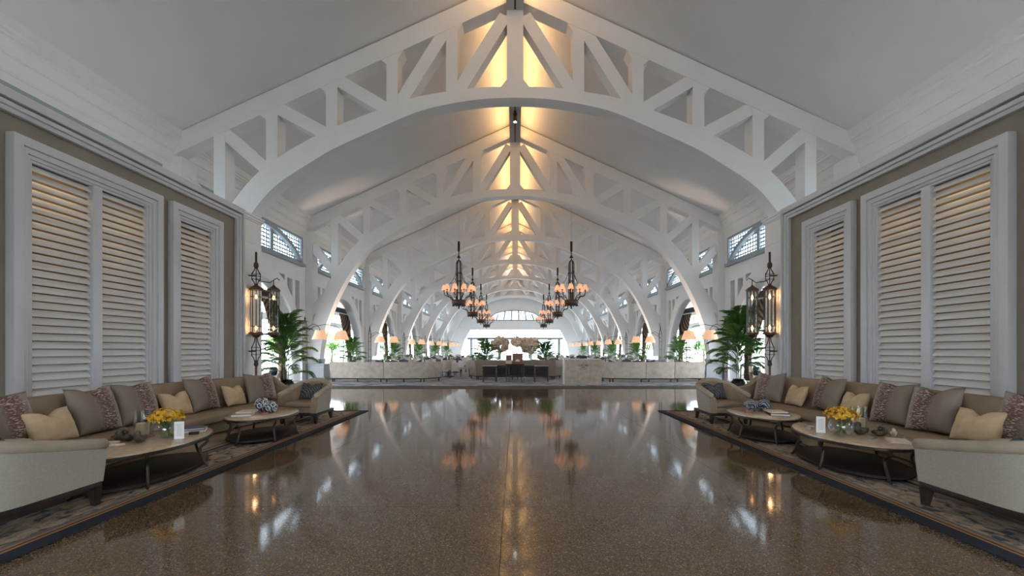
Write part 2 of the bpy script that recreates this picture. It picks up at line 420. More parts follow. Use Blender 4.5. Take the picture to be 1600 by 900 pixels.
def clerestory(side, yc):
    WN[0] += 1
    key = side
    name = 'window_%d' % WN[0]
    if key in winbuf:
        r = dup(winbuf[key], (side*HW, yc, 0)); r.name = name; return r
    f = lambda u, w, a: (side*a, u, w)
    mb = MB()
    z0, z1, h = 5.2, 6.42, 3.4
    mb.prism([(-h, z0), (h, z0), (h, z1), (-h, z1)], f, -0.05, 0.14, [[(-h+0.12, z0+0.14), (h-0.12, z0+0.14), (h-0.12, z1-0.1), (-h+0.12, z1-0.1)]])
    r = struct(mb.build(name, M['wgrey'])); r.location = (side*HW, yc, 0)
    MB().box(*sorted((side*-0.16, side*0.02)), -h-0.05, h+0.05, z0-0.09, z0+0.04).build('sill', M['wgrey'], r)
    # arched rib from corner to corner
    arc = [(h*0.97*math.sin(t), 5.22+1.14*(math.cos(t)-math.cos(1.25))/(1-math.cos(1.25))) for t in [-1.25+2.5*i/24 for i in range(25)]]
    k = h*0.97/ (h*0.97*math.sin(1.25))
    arc = [(u*k, w) for u, w in arc]
    top = [(u, w) for u, w in arc]; bot = [(u*0.985, w-0.17) for u, w in arc]
    bot = [(u, max(w, z0+0.02)) for u, w in bot]
    MB().prism(top+bot[::-1], f, -0.12, 0.12).build('arched_rib', M['wgrey'], r)
    for u in (-0.86, 0.86):
        MB().box(*sorted((side*-0.03, side*0.1)), u-0.11, u+0.11, z0+0.1, z1-0.08).build('mullion', M['wgrey'], r)
    lt = MB()
    n = 34
    for i in range(1, n):
        u = -h+2*h*i/n
        lt.box(*sorted((side*0.05, side*0.062)), u-0.034, u+0.034, z0+0.1, z1-0.06)
    for i in range(1, 7):
        w = z0+0.1+(z1-z0-0.16)*i/7
        lt.box(*sorted((side*0.05, side*0.06)), -h+0.1, h-0.1, w-0.03, w+0.03)
    lo = lt.build('lattice', M['wgrey'], r, recalc=False); lo['kind'] = 'stuff'
    MB().box(*sorted((side*0.10, side*0.105)), -h+0.05, h-0.05, z0+0.05, z1-0.05).build('pane', M['pane'], r)
    winbuf[key] = r
    return r
bays = [(YB, 4.85, False), (4.85, TY[0], False)] + [(TY[k], TY[k+1], True) for k in range(6)]
for s in (-1, 1):
    for i, (a, b, ar) in enumerate(bays):
        g2 = 0.33
        bay_wall(s, a+(g2 if i else 0), b-g2, ar)
        if b-a < 9: clerestory(s, (a+b)/2)
    # cornice running the whole length
    prof = [(HW, 6.62), (HW-0.02, 6.62), (HW-0.02, 6.65), (HW-0.03, 6.66), (HW-0.03, 6.94), (HW-0.06, 6.95), (HW-0.06, 6.99), (HW-0.075, 7.08), (HW-0.11, 7.16), (HW-0.17, 7.21), (HW-0.17, 7.26), (HW-0.20, 7.27), (HW-0.20, 7.34), (HW-0.24, 7.36), (HW-0.24, roof_z(HW-0.24)), (HW, roof_z(HW))]
    mb = MB(); mb.prism(prof, lambda u, w, a: (s*u, a, w), YB, YE)
    struct(mb.build('trim_%d' % (2 if s < 0 else 3), M['white']))

# back wall behind the viewer with an unseen opening added to let daylight in, far gable wall with the big window
f_end = lambda u, w, a: (u, a, w)
gable = [(-9.9, 0), (9.9, 0), (9.9, roof_z(9.9)), (0, 11.86), (-9.9, roof_z(9.9))]
hole = [(-3.6, 0.02), (3.6, 0.02), (3.6, 3.0), (-3.6, 3.0)]
struct(MB().prism(gable, f_end, YB-0.3, YB, [hole]).build('wall_back', M['white']))
lower = [(-7.45, 0.02), (7.45, 0.02), (7.35, 1.2), (7.05, 2.4), (6.55, 3.4), (6.1, 4.1), (-6.1, 4.1), (-6.55, 3.4), (-7.05, 2.4), (-7.35, 1.2)]
fan = [(-3.6, 5.35), (3.6, 5.35), (3.45, 5.75)] + [(3.3*math.cos(t)*1.0, 5.75+1.05*math.sin(t)) for t in [0.15+(PI-0.3)*i/14 for i in range(15)]] + [(-3.45, 5.75)]
struct(MB().prism(gable, f_end, YE, YE+0.3, [lower, fan]).build('wall_far', M['white']))
wf = struct(MB().box(-6.6, 6.6, YE+0.05, YE+0.15, 2.74, 3.08).build('window_50', M['wgrey']))
for x in (-6.05, -2.2, 2.2, 6.05):
    MB().box(x-0.18, x+0.18, YE+0.06, YE+0.14, 0.02, 2.80).build('mullion', M['wgrey'], wf)
for x0, x1 in ((-6.0, -2.26), (-2.14, 2.14), (2.26, 6.0)):
    MB().box(x0, x1, YE+0.09, YE+0.1, 0.02, 2.86).build('pane', M['pane'], wf)
wf2 = struct(MB().prism(fan, f_end, YE-0.02, YE+0.1, [[(u*0.94, 5.50+(w-5.35)*0.80) for u, w in fan]]).build('window_51', M['wgrey']))
for x in (-2.45, -1.45, -0.48, 0.48, 1.45, 2.45):
    MB().prism([(x*1.06-0.11, 5.42), (x*1.06+0.11, 5.42), (x*0.94+0.11, 6.85-0.09*x*x+0.0), (x*0.94-0.11, 6.85-0.09*x*x)], f_end, YE, YE+0.08).build('mullion', M['wgrey'], wf2)
MB().prism([(u*0.97, 5.40+(w-5.35)*0.92) for u, w in fan], f_end, YE+0.085, YE+0.09).build('pane', M['pane'], wf2)

# ------------------------------------------------------------------ arched roof trusses
ARC = [(0, 8.46), (1.0, 8.41), (2.0, 8.25), (2.85, 8.02), (4.05, 7.50), (5.0, 7.07), (5.65, 6.70), (6.75, 5.96), (7.5, 5.05), (8.15, 3.92), (8.62, 2.75), (8.88, 1.7), (8.98, 0.95)]
def smooth_curve(pts, n=5):
    out = []
    for i in range(len(pts)-1):
        p0 = pts[max(i-1, 0)]; p1 = pts[i]; p2 = pts[i+1]; p3 = pts[min(i+2, len(pts)-1)]
        if i == 0: p0 = (-pts[1][0], pts[1][1])
        for k in range(n):
            t = k/n
            out.append(tuple(0.5*(2*p1[a]+(p2[a]-p0[a])*t+(2*p0[a]-5*p1[a]+4*p2[a]-p3[a])*t*t+(3*p1[a]-p0[a]-3*p2[a]+p3[a])*t**3) for a in (0, 1)))
    out.append(pts[-1]); return out
arc_in = smooth_curve(ARC)
arc_out = []
for i, p in enumerate(arc_in):
    a = arc_in[max(i-1, 0)]; b = arc_in[min(i+1, len(arc_in)-1)]
    tx, tz = b[0]-a[0], b[1]-a[1]
    if i == 0: tx, tz = 1, 0
    l = math.hypot(tx, tz); nx, nz = -tz/l, tx/l
    if nz < 0 and nx < 0: nx, nz = -nx, -nz
    th = interp([(0, 0.30), (2, 0.36), (4, 0.50), (6, 0.60), (8, 0.62), (9, 0.62)], p[0])
    nx = abs(nx); nz = abs(nz)
    arc_out.append((p[0]+nx*th, p[1]+nz*th))
def arc_z(x): return interp(arc_in, x)
def arc_top(x): return interp(arc_out, x)
def chord_bot(x): return roof_z(x)-0.58
def bar2(p, q, w):
    dx, dz = q[0]-p[0], q[1]-p[1]; l = math.hypot(dx, dz); nx, nz = -dz/l*w/2, dx/l*w/2
    return [(p[0]+nx, p[1]+nz), (q[0]+nx, q[1]+nz), (q[0]-nx, q[1]-nz), (p[0]-nx, p[1]-nz)]
fy = lambda u, w, a: (u, a, w)
def make_truss():
    t = thing('roof_truss', '', 'truss', (0, TY[0], 0), 0, 'arched roof trusses')
    D = 0.24
    MB().prism([(-x, z) for x, z in reversed(arc_in)]+arc_in[1:]+arc_out[:0:-1]+[(-x, z) for x, z in arc_out], fy, -D, D).build('arch', M['white'], t, True)
    post_x = [1.78, 3.45, 5.15, 6.83, 8.30]
    for s in (-1, 1):
        m = lambda pts: [(s*x, z) for x, z in pts]
        MB().prism(m([(0.0, 11.80), (9.75, roof_z(9.75)-0.02), (9.75, chord_bot(9.75)), (0.0, 11.86-0.62)]), fy, -D+0.008, D-0.008).build('top_chord', M['white'], t)
        for x in post_x:
            w = 0.32
            zb = arc_top(x)-0.2
            MB().prism(m([(x-w/2, zb), (x+w/2, zb-0.1), (x+w/2, chord_bot(x)+0.1), (x-w/2, chord_bot(x)+0.1)]), fy, -D+0.016, D-0.016).build('post', M['white'], t)
        # diagonals: two lean in towards the king post, three lean out
        dg = [((0.28, 10.78), (1.62, arc_top(1.62)-0.05)), ((1.95, chord_bot(1.95)), (3.28, arc_top(3.28)-0.05)),
              ((5.0, chord_bot(5.0)), (3.6, arc_top(3.6)-0.05)), ((6.7, chord_bot(6.7)), (5.3, arc_top(5.3)-0.08)), ((8.2, chord_bot(8.2)), (6.98, arc_top(6.98)-0.1))]
        for p, q in dg:
            MB().prism(m(bar2(p, q, 0.34)), fy, -D+0.024, D-0.024).build('brace', M['white'], t)
        # knee braces between column and arch
        MB().prism(m(bar2((9.35, 6.15), (8.35, 4.95), 0.34)), fy, -D+0.03, D-0.03).build('knee_brace', M['white'], t)
        MB().prism(m(bar2((9.4, 3.1), (8.55, 4.05), 0.34)), fy, -D+0.03, D-0.03).build('knee_brace', M['white'], t)
        # corner gussets of the openings
        for x in post_x[:4]:
            for q in (-1, 1):
                zc = chord_bot(x+q*0.16); e = 0.22
                MB().prism(m([(x+q*0.1, zc+0.1), (x+q*(0.16+e), chord_bot(x+q*(0.16+e))+0.06), (x+q*0.15, zc-e)]), fy, -D+0.02, D-0.02).build('gusset', M['white'], t)
        MB().box(*sorted((s*9.3, s*9.93)), -0.3, 0.3, 0.72, roof_z(9.93)-0.5).build('column', M['white'], t, bevel=0.02)
        pl = MB().box(*sorted((s*8.72, s*9.96)), -0.42, 0.42, 0.0, 0.66).build('plinth', M['plinth'], t, bevel=0.015)
        MB().box(*sorted((s*8.68, s*9.98)), -0.46, 0.46, 0.66, 0.74).build('plinth_cap', M['plinth'], pl, bevel=0.015)
        MB().box(*sorted((s*8.66, s*9.98)), -0.48, 0.48, 0.0, 0.14).build('plinth_base', M['plinth'], pl, bevel=0.015)
    MB().prism([(-0.23, 8.6), (0.23, 8.6), (0.23, 10.94), (-0.23, 10.94)], fy, -D+0.012, D-0.012).build('king_post', M['white'], t)
    for q in (-1, 1):
        MB().prism([(q*0.2, 8.62), (q*0.46, 8.70), (q*0.2, 9.02)], fy, -D+0.02, D-0.02).build('gusset', M['white'], t)
    return t
tr0 = make_truss()
ORD = ['nearest', 'second', 'third', 'fourth', 'fifth', 'sixth', 'farthest']
tl = ['white arched roof truss nearest the viewer, landing behind the shutter walls'] + \
     ['white arched roof truss, %s one back along the hall' % o for o in ORD[1:6]] + ['farthest white arched roof truss, against the end wall']
for k in range(7):
    t = tr0 if k == 0 else dup(tr0, (0, TY[k], 0))
    t['label'] = tl[k]
# uplights on the plinths wash the undersides of the arches
for k in range(1, 5):
    for s in (-1, 1):
        ld = bpy.data.lights.new('plinth_uplight', 'SPOT'); ld.energy = 450; ld.color = (1.0, 0.72, 0.55); ld.spot_size = math.radians(38); ld.spot_blend = 0.8; ld.shadow_soft_size = 0.08
        lo = bpy.data.objects.new('plinth_uplight', ld); C.objects.link(lo)
        lo.location = (s*8.45, TY[k], 0.9)
        lo.rotation_euler = Vector((s*0.02, 0, -1)).to_track_quat('Z', 'Y').to_euler()

# ------------------------------------------------------------------ shutter walls
def yz(side): return lambda u, w, a: (side*a, u, w)
SH = [((6.93, 7.91), (8.09, 9.09)), ((10.02, 11.03),)]
ZS0, ZS1 = 0.42, 4.24
slat_mesh = {}
def shutter_wall(s):
    X = WX[s]
    k = X/7.4
    f = yz(s)
    Y0, Y1 = 3.0, 12.32
    holes = []
    for grp in SH:
        for a, b in grp: holes.append([(a-0.01, ZS0), (b+0.01, ZS0), (b+0.01, ZS1), (a-0.01, ZS1)])
    w = struct(MB().prism([(Y0, 0), (Y1, 0), (Y1, 5.1), (Y0, 5.1)], f, X, X+0.1, holes).build('wall_'+SIDE[s]+'_shutters', M['taupe']))
    # roof and end of the enclosed gallery behind the shutters
    MB().box(*sorted((s*(X+0.0), s*HW)), Y0, Y1, 5.1, 5.16).build('gallery_roof', M['white'], w)
    MB().box(*sorted((s*(X+1.2), s*(X+1.25))), Y0, Y1, 0, 5.1).build('gallery_lining', M['taupe'], w)
    MB().box(*sorted((s*(X+0.1), s*HW)), Y1-0.1, Y1, 0, 5.1).build('gallery_end', M['white'], w)
    MB().box(*sorted((s*(X+0.1), s*HW)), Y0, Y0+0.1, 0, 5.1).build('gallery_end', M['white'], w)
    # big picture-frame moulding: along the top, down the far end
    steps = [(0.0, 0.10, 0.10), (0.10, 0.17, 0.16), (0.20, 0.27, 0.13), (0.27, 0.34, 0.09)]   # offset from edge, to, projection
    n = 4 if s < 0 else 5
    tm = None
    for a, b, p in steps:
        z0, z1 = 5.18-b, 5.18-a
        y1 = Y1-a
        pts = [(Y0, z1), (y1, z1), (y1, 0), (y1-(b-a), 0), (y1-(b-a), z0), (Y0, z0)]
        o = MB().prism(pts, f, X-p, X).build('trim_%d' % n if tm is None else 'moulding', M['casing'], tm, bevel=0.012)
        if tm is None: tm = struct(o)
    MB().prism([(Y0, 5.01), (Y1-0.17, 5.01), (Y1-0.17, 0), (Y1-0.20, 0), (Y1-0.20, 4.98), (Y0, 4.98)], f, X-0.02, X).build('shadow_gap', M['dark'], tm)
    for gi, grp in enumerate(SH):
        a0, b1 = grp[0][0], grp[-1][1]
        lab = ('wide double-leaf' if gi == 0 else 'narrow single-leaf') + ' white louvred shutter on the %s wall' % SIDE[s]
        t = thing('louvred_shutter', lab, 'shutter', (s*X, (a0+b1)/2, 0), 0, 'white louvred shutters')
        cy = (a0+b1)/2
        def cas(name, o0, o1, p0, p1):
            pts = [(a0-o1-cy, 0.02), (a0-o1-cy, ZS1+o1), (b1+o1-cy, ZS1+o1), (b1+o1-cy, 0.02), (b1+o0-cy, 0.02), (b1+o0-cy, ZS1+o0), (a0-o0-cy, ZS1+o0), (a0-o0-cy, 0.02)]
            MB().prism(pts, lambda u, w_, a: (-s*a, u, w_), p0, p1).build(name, M['casing'], t, bevel=0.012)
        cas('casing', 0.19, 0.33, 0.0, 0.135)
        cas('casing', 0.10, 0.19, 0.0, 0.10)
        cas('casing', 0.04, 0.10, 0.0, 0.07)
        cas('stile', 0.0, 0.04, -0.04, 0.05)
        if len(grp) == 2:
            MB().box(*sorted((s*0.04, -s*0.07)), grp[0][1]-cy, grp[1][0]-cy, 0.02, ZS1+0.02).build('mullion', M['casing'], t, bevel=0.012)
        MB().box(*sorted((s*0.04, -s*0.05)), a0-cy, b1-cy, 0.02, ZS0).build('bottom_rail', M['casing'], t, bevel=0.01)
        for a, b in grp:
            L = b-a-0.012
            if (round(L, 3), s) not in slat_mesh:
                mb = MB()
                hw, th, tl_ = 0.0665, 0.008, math.radians(33)
                ca, sa = math.cos(tl_), math.sin(tl_)
                pts = []
                for q in range(10):
                    an = q*2*PI/10; u, v = hw*math.cos(an), th*1.2*math.sin(an)
                    # lower edge leans out into the hall, upper edge leans in
                    pts.append((-s*(-u*sa+v*ca), u*ca+v*sa))
                mb.prism(pts, lambda u, w_, a_: (u, a_, w_), -L/2, L/2)
                o = mb.build('slat', M['shutter'], t, True); slat_mesh[(round(L, 3), s)] = o.data
                bpy.data.objects.remove(o)
            nsl = 31; pitch = (ZS1-ZS0)/nsl
            for i in range(nsl):
                z = ZS0+pitch*(i+0.5)
                obj('slat', slat_mesh[(round(L, 3), s)], t, (s*0.0, (a+b)/2-cy, z))
            MB().box(*sorted((-s*0.025, s*0.03)), a-cy, b-cy, 3.52, 3.56).build('mid_rail', M['shutter'], t)
        # lamps inside the gallery glow through the top slats
        ld = bpy.data.lights.new('gallery_lamp', 'AREA'); ld.shape = 'RECTANGLE'; ld.size = b1-a0; ld.size_y = 0.15; ld.energy = 6*(b1-a0); ld.color = (1.0, 0.66, 0.30)
        lo = bpy.data.objects.new('gallery_lamp', ld); C.objects.link(lo)
        lo.location = (s*(X+0.45), (a0+b1)/2, 4.95); lo.rotation_euler = (0, 0, PI/2)
    # pier beyond the shutters
    p = struct(MB().box(*sorted((s*(X+0.0), s*(X+0.14))), Y1, 13.26, 0, 5.0).build('wall_'+SIDE[s]+'_pier', M['white']))
    for i, (z, dz, pr) in enumerate(((5.0, 0.05, 0.03), (5.05, 0.06, 0.06), (5.11, 0.06, 0.09))):
        MB().box(*sorted((s*(X-pr), s*(X+0.14))), Y1, 13.26+pr*0.5, z, z+dz).build('moulding', M['white'], p, bevel=0.008)
    for z0, z1 in ((0.0, 1.95), (1.97, 3.2), (3.22, 4.35), (4.37, 4.98)):
        MB().box(*sorted((s*(X-0.015), s*X)), Y1+0.01, 13.25, z0, z1).build('panel', M['white'], p, bevel=0.006)
    struct(MB().box(*sorted((s*(X-0.02), s*X)), Y0, 6.6, 0.0, 0.18).build('baseboard_'+SIDE[s], M['casing'], bevel=0.006))
for s in (-1, 1): shutter_wall(s)

# ------------------------------------------------------------------ veranda beyond the arches, ground outside
gr = struct(MB().box(-160, 160, -70, 200, -0.4, -0.17).build('ground', M['stone_out']))
for s in (-1, 1):
    v = struct(MB().box(*sorted((s*9.9, s*14.4)), TY[0]-1, YE, 4.62, 4.8).build('ceiling_veranda', M['white']))
    MB().box(*sorted((s*14.1, s*14.4)), TY[0]-1, YE, 3.1, 3.5).build('header', M['white'], v)
    MB().box(*sorted((s*14.15, s*14.3)), TY[0]-1, YE, 4.1, 4.62).build('fascia', M['white'], v)
    for k in range(12):
        y = TY[0]+4.08*k
        MB().box(*sorted((s*14.12, s*14.38)), y-0.13, y+0.13, 0, 3.1).build('post', M['white'], v)
    for k in range(6):
        yc = (TY[k]+TY[k+1])/2
        lab = 'the %s arch of the %s arcade' % (['first', 'second', 'third', 'fourth', 'fifth', 'sixth'][k], SIDE[s])
        cb = thing('curtain_pelmet', 'dark blind box across '+lab, 'blind', (s*10.2, yc, 3.56), 0, 'dark blind boxes in the arches')
        MB().box(-0.14, 0.14, -3.2, 3.2, 0.0, 0.24).build('blind_box', M['dark'], cb, bevel=0.01)
        MB().box(-0.02, 0.02, -3.2, 3.2, -0.05, 0.0).build('bottom_bar', M['casing'], cb)
        # tied-back curtains at the far side
        ct = thing('curtain', 'brown striped curtain tied back in '+lab, 'curtain', (s*10.25, yc, 0), 0, 'brown striped curtains')
        rows = []
        for i in range(15):
            t = i/14; z = 3.50*(1-t)+0.03*t
            w0 = interp([(0, 1.25), (0.35, 2.0), (0.62, 2.72), (0.7, 2.78), (1.0, 2.6)], t)
            w1 = interp([(0, 3.1), (0.6, 3.12), (1, 3.18)], t)
            rows.append([(0.09*math.sin(j*PI/2+0.3)*(0.6+0.4*t), lerp(w0, w1, j/36), z) for j in range(37)])
        MB().grid(rows).build('drape', M['curtain'], ct, True, recalc=False)
        MB().tube([(-0.13, 2.7, 1.25), (-0.13, 3.18, 1.28), (0.13, 3.18, 1.28), (0.13, 2.7, 1.25)], 0.04, 6, True).build('tieback', M['bronze'], ct)

# ------------------------------------------------------------------ rugs
for s in (-1, 1):
    x = 3.34 if s < 0 else 3.25
    r = MB().box(*sorted((0, s*3.0)), -9.6, 0, 0, 0.014).build('rug', M['rug'], bevel=0.004)
    r.location = (s*x, 10.36, 0.001)
    r['label'] = 'long bordered rug in navy, rust and tan under the %s sofa group' % SIDE[s]; r['category'] = 'rug'; r['group'] = 'bordered rugs'
RZ = 0.016

# ------------------------------------------------------------------ sofas
def make_sofa(s):
    t = thing('curved_sofa', 'long curved brown sofa against the %s shutter wall' % SIDE[s], 'sofa', (s*5.2, 7.0, RZ), 0, 'long curved sofas')
    ya, yb = 4.0, 9.85
    def bow(y): return 0.30*((y-6.9)/2.7)**2
    def sec(profile, y0, y1, name, mat, n=14, inset=0.0):
        rows = []
        for i in range(n+1):
            y = lerp(y0+0.004, y1-0.004, i/n)
            e = min(1.0, (min(y-y0, y1-y)+0.012)/0.045); e = math.sqrt(max(0.0, 1-(1-e)**2))
            cx = sum(p[0] for p in profile)/len(profile); cz = sum(p[1] for p in profile)/len(profile)
            rows.append([(s*((cx+(p[0]-cx)*(0.9+0.1*e))-bow(y)-5.2), y-7.0, cz+(p[1]-cz)*(0.9+0.1*e)) for p in profile])
        mb = MB(); o = len(mb.v); K = len(profile); mb.grid(rows, cu=True)
        mb.f.append(tuple(range(K))); mb.f.append(tuple(n*K+q for q in range(K)))
        return mb.build(name, mat, t, True)
    def rnd(pts, r, n=4):
        out = []
        m = len(pts)
        for i in range(m):
            p = Vector(pts[i]); a = Vector(pts[i-1])-p; b = Vector(pts[(i+1) % m])-p
            rr = min(r, a.length*0.45, b.length*0.45); a = p+a.normalized()*rr; b = p+b.normalized()*rr
            for k in range(n+1):
                q = k/n; out.append(tuple(a*(1-q)**2+p*2*q*(1-q)+b*q*q))
        return out
    sec(rnd([(4.88, 0.02), (5.68, 0.02), (5.68, 0.20), (4.88, 0.20)], 0.02), ya, yb, 'base', M['uph'], 24)
    cuts = [ya+0.16, 5.95, 7.9, yb-0.16]
    for i in range(3):
        sec(rnd([(4.79, 0.20), (5.5, 0.20), (5.5, 0.335), (4.79, 0.335)], 0.055), cuts[i], cuts[i+1], 'seat_cushion', M['uph'])
        sec(rnd([(5.40, 0.22), (5.68, 0.20), (5.74, 0.80), (5.68, 0.845), (5.54, 0.83)], 0.07), cuts[i], cuts[i+1], 'backrest', M['uph'])
    for y0, y1 in ((ya-0.02, ya+0.16), (yb-0.16, yb+0.02)):
        sec(rnd([(4.84, 0.03), (5.70, 0.03), (5.74, 0.80), (5.60, 0.83), (5.35, 0.62), (4.84, 0.52)], 0.07), y0, y1, 'arm', M['uph'], 8)
    return t
for s in (-1, 1): make_sofa(s)

# cushions
def pillow_mesh(name, w, h, th, mat, notch):
    n = 18; rows_f, rows_b = [], []
    for i in range(n+1):
        v = -1+2*i/n; rf, rb_ = [], []
        for j in range(n+1):
            u = -1+2*j/n
            pin = 1-0.07*(1-u*u)*abs(v)**3; pin2 = 1-0.07*(1-v*v)*abs(u)**3
            x = u*w/2*pin2; z = v*h/2*pin
            z -= notch*math.exp(-(u/0.30)**2)*max(0, (v+0.4)/1.4)**2
            d = th/2*(max(0, 1-abs(u)**2.6)**0.62)*(max(0, 1-abs(v)**2.6)**0.62)
            wr = 0.004*math.sin(u*9+v*4)+0.004*math.sin(v*11-u*5)
            d2 = d*(1-0.55*math.exp(-(u/0.2)**2)*max(0, v)**1.5*(1 if notch else 0))+wr*(d/th*2)
            rf.append((x, -d2, z+h/2)); rb_.append((x, d2, z+h/2))
        rows_f.append(rf); rows_b.append(rb_)
    mb = MB(); mb.grid(rows_f); mb.grid([r[::-1] for r in rows_b])
    o = mb.build(name, mat, None, True); me = o.data
    bm = bmesh.new(); bm.from_mesh(me); bmesh.ops.remove_doubles(bm, verts=bm.verts, dist=1e-5); bmesh.ops.recalc_face_normals(bm, faces=bm.faces); bm.to_mesh(me); bm.free()
    me.shade_smooth()
    bpy.data.objects.remove(o); return me
PL = pillow_mesh('brocade_cushion', 0.64, 0.60, 0.24, M['brocade'], 0.085)
PL2 = pillow_mesh('brocade_cushion', 0.64, 0.60, 0.24, M['brocade'], 0.02)
PS = pillow_mesh('cream_cushion', 0.55, 0.40, 0.20, M['cream'], 0.07)
PI_ = pillow_mesh('ikat_cushion', 0.44, 0.34, 0.16, M['ikat'], 0.05)
def cushion(name, me, loc, rz, lean, label, cat='cushion', group=None, sc=1, roll=0):
    o = obj(name, me, None, loc, None, sc)
    o.rotation_euler = (Matrix.Rotation(rz, 4, 'Z') @ Matrix.Rotation(-lean, 4, 'X') @ Matrix.Rotation(roll, 4, 'Y')).to_euler()
    o['label'] = label; o['category'] = cat
    if group: o['group'] = group
    return o
CU = [('L', 4.72, 5.20), ('S', 5.08, 5.12), ('L', 5.72, 5.16), ('L', 6.36, 5.18), ('S', 7.15, 5.23), ('L', 7.74, 5.20), ('S', 8.48, 5.14), ('L', 9.08, 4.98)]
cnt = {-1: [0, 0], 1: [0, 0]}
ordw = ['nearest', 'second', 'third', 'fourth', 'fifth']
for s in (-1, 1):
    for i, (k, y, x) in enumerate(CU):
        big = k == 'L'
        c = cnt[s]; idx = c[0] if big else c[1]
        if big: c[0] += 1
        else: c[1] += 1
        dev = (random.random()-0.5)*0.18 - s*0.0
        if i == 7: dev += s*0.0 + (-0.35 if s < 0 else 0.35)
        if i == 1: x -= 0.05
        rz = (PI/2 if s < 0 else -PI/2)+dev
        lab = ('%s large taupe cushion with brown flecked band, counted from the viewer, %s sofa' if big else '%s small plain cream cushion, counted from the viewer, %s sofa') % (ordw[idx]+(''), SIDE[s])
        cushion('brocade_cushion' if big else 'cream_cushion', (PL if i in (7, 2) else PL2 if big else PS) if big else PS,
                (s*(x+0.03), y, 0.335+RZ+0.005), rz, 0.30 if big else 0.36, lab, group=('brocade cushions' if big else 'cream cushions')+' on the %s sofa' % SIDE[s], roll=(random.random()-0.5)*0.10, sc=(1 if s < 0 or not big else (-1, 1, 1)))

# ------------------------------------------------------------------ tub armchairs
def make_armchair():
    """local: faces -y, footprint x -0.36..0.36, y 0 (front) .. 0.74 (back), base at 0"""
    t = thing('tub_armchair', '', 'armchair')
    w, d, rc = 0.36, 0.86, 0.31
    path = [(-w, 0.0)]
    for i in range(1, 5): path.append((-w, (d-rc)*i/4))
    for i in range(1, 9):
        a = PI-PI/2*i/8; path.append((-w+rc+rc*math.cos(a), d-rc+rc*math.sin(a)))
    path += [(-x, y) for x, y in reversed(path)]
    n = len(path)
    L = [0]
    for i in range(1, n): L.append(L[-1]+math.hypot(path[i][0]-path[i-1][0], path[i][1]-path[i-1][1]))
    def hgt(i):
        q = abs(L[i]/L[-1]-0.5)*2
        return 0.765-0.225*(max(0, (q-0.12)/0.88))**0.8
    def nrm(i):
        a = path[max(i-1, 0)]; b = path[min(i+1, n-1)]; tx, ty = b[0]-a[0], b[1]-a[1]; l = math.hypot(tx, ty); return (-ty/l, tx/l)
    rows = []
    for i in range(n):
        nx, ny = nrm(i); x, y = path[i]; h = hgt(i)
        # nrm points outwards
        if nx*x+ny*(y-0.37) < 0: nx, ny = -nx, -ny
        rows.append([(x-nx*0.02, y-ny*0.02, 0.20), (x, y, 0.34), (x+nx*0.015, y+ny*0.015, h-0.03), (x-nx*0.05, y-ny*0.05, h-0.01), (x-nx*0.11, y-ny*0.11, h-0.06), (x-nx*0.13, y-ny*0.13, 0.30), (x-nx*0.13, y-ny*0.13, 0.20)])
    mbo = MB(); mbo.grid([r[:3] for r in rows]); K = 3
    out_ = mbo.build('outer_shell', M['linen'], t, True, recalc=False)
    mbi = MB(); mbi.grid([[r[2], r[3], r[4], r[5], r[6], r[0]] for r in rows])
    mbi.f.append(tuple(range(6))); mbi.f.append(tuple((n-1)*6+q for q in range(6)))
    mbi.v += [rows[0][1], rows[-1][1]]
    k0 = len(mbi.v)-2; mbi.f.append((0, 5, k0)); mbi.f.append(((n-1)*6, (n-1)*6+5, k0+1))
    mbi.build('inner_back', M['uph'], t, True)
    tp = []
    for i in range(n):
        r = rows[i]; tp.append(((r[2][0]+r[3][0])/2, (r[2][1]+r[3][1])/2, r[3][2]))
    tp = [(tp[0][0], tp[0][1]-0.02, tp[0][2])]+tp+[(tp[-1][0], tp[-1][1]-0.02, tp[-1][2])]
    MB().tube(tp, [0.03]+[0.052]*(len(tp)-2)+[0.03], 12).build('top_roll', M['uphl'], t, True)
    MB().box(-0.345, 0.345, 0.01, 0.82, 0.15, 0.205).build('seat_rail', M['wood'], t, bevel=0.008)
    MB().box(-0.25, 0.25, 0.015, 0.72, 0.205, 0.305).build('seat_deck', M['uph'], t, bevel=0.015)
    MB().box(-0.245, 0.245, 0.0, 0.72, 0.305, 0.405).build('seat_cushion', M['uph'], t, bevel=0.035, seg=4)
    for x, y in ((-0.31, 0.045), (0.31, 0.045), (-0.29, 0.76), (0.29, 0.76)):
        mb = MB(); sp = 0.02 if x > 0 else -0.02; sy = -0.01 if y < 0.3 else 0.05
        a, b = 0.034, 0.02
        vs = [(x+sx*a, y+q*a, 0.15) for sx, q in ((-1, -1), (1, -1), (1, 1), (-1, 1))]+[(x+sp*0.3+sx*b, y+sy*0.6+q*b, 0) for sx, q in ((-1, -1), (1, -1), (1, 1), (-1, 1))]
        mb.add(vs, [(0, 1, 2, 3), (7, 6, 5, 4), (0, 4, 5, 1), (1, 5, 6, 2), (2, 6, 7, 3), (3, 7, 4, 0)])
        mb.build('leg', M['wood'], t)
    for i in (7, 9, 11, 12, 14, 16):
        r = rows[i]
        MB().ball((r[5][0], r[5][1], hgt(i)*0.5+0.29), 0.011, 6, 4).build('button', M['uph'], t)
    return t
M['uphl'] = plain('upholstery_light', (0.43, 0.365, 0.285), 0.85, noise=0.08, nscale=8, bump=0.25, bscale=200, spec=0.25)
ch = make_armchair()
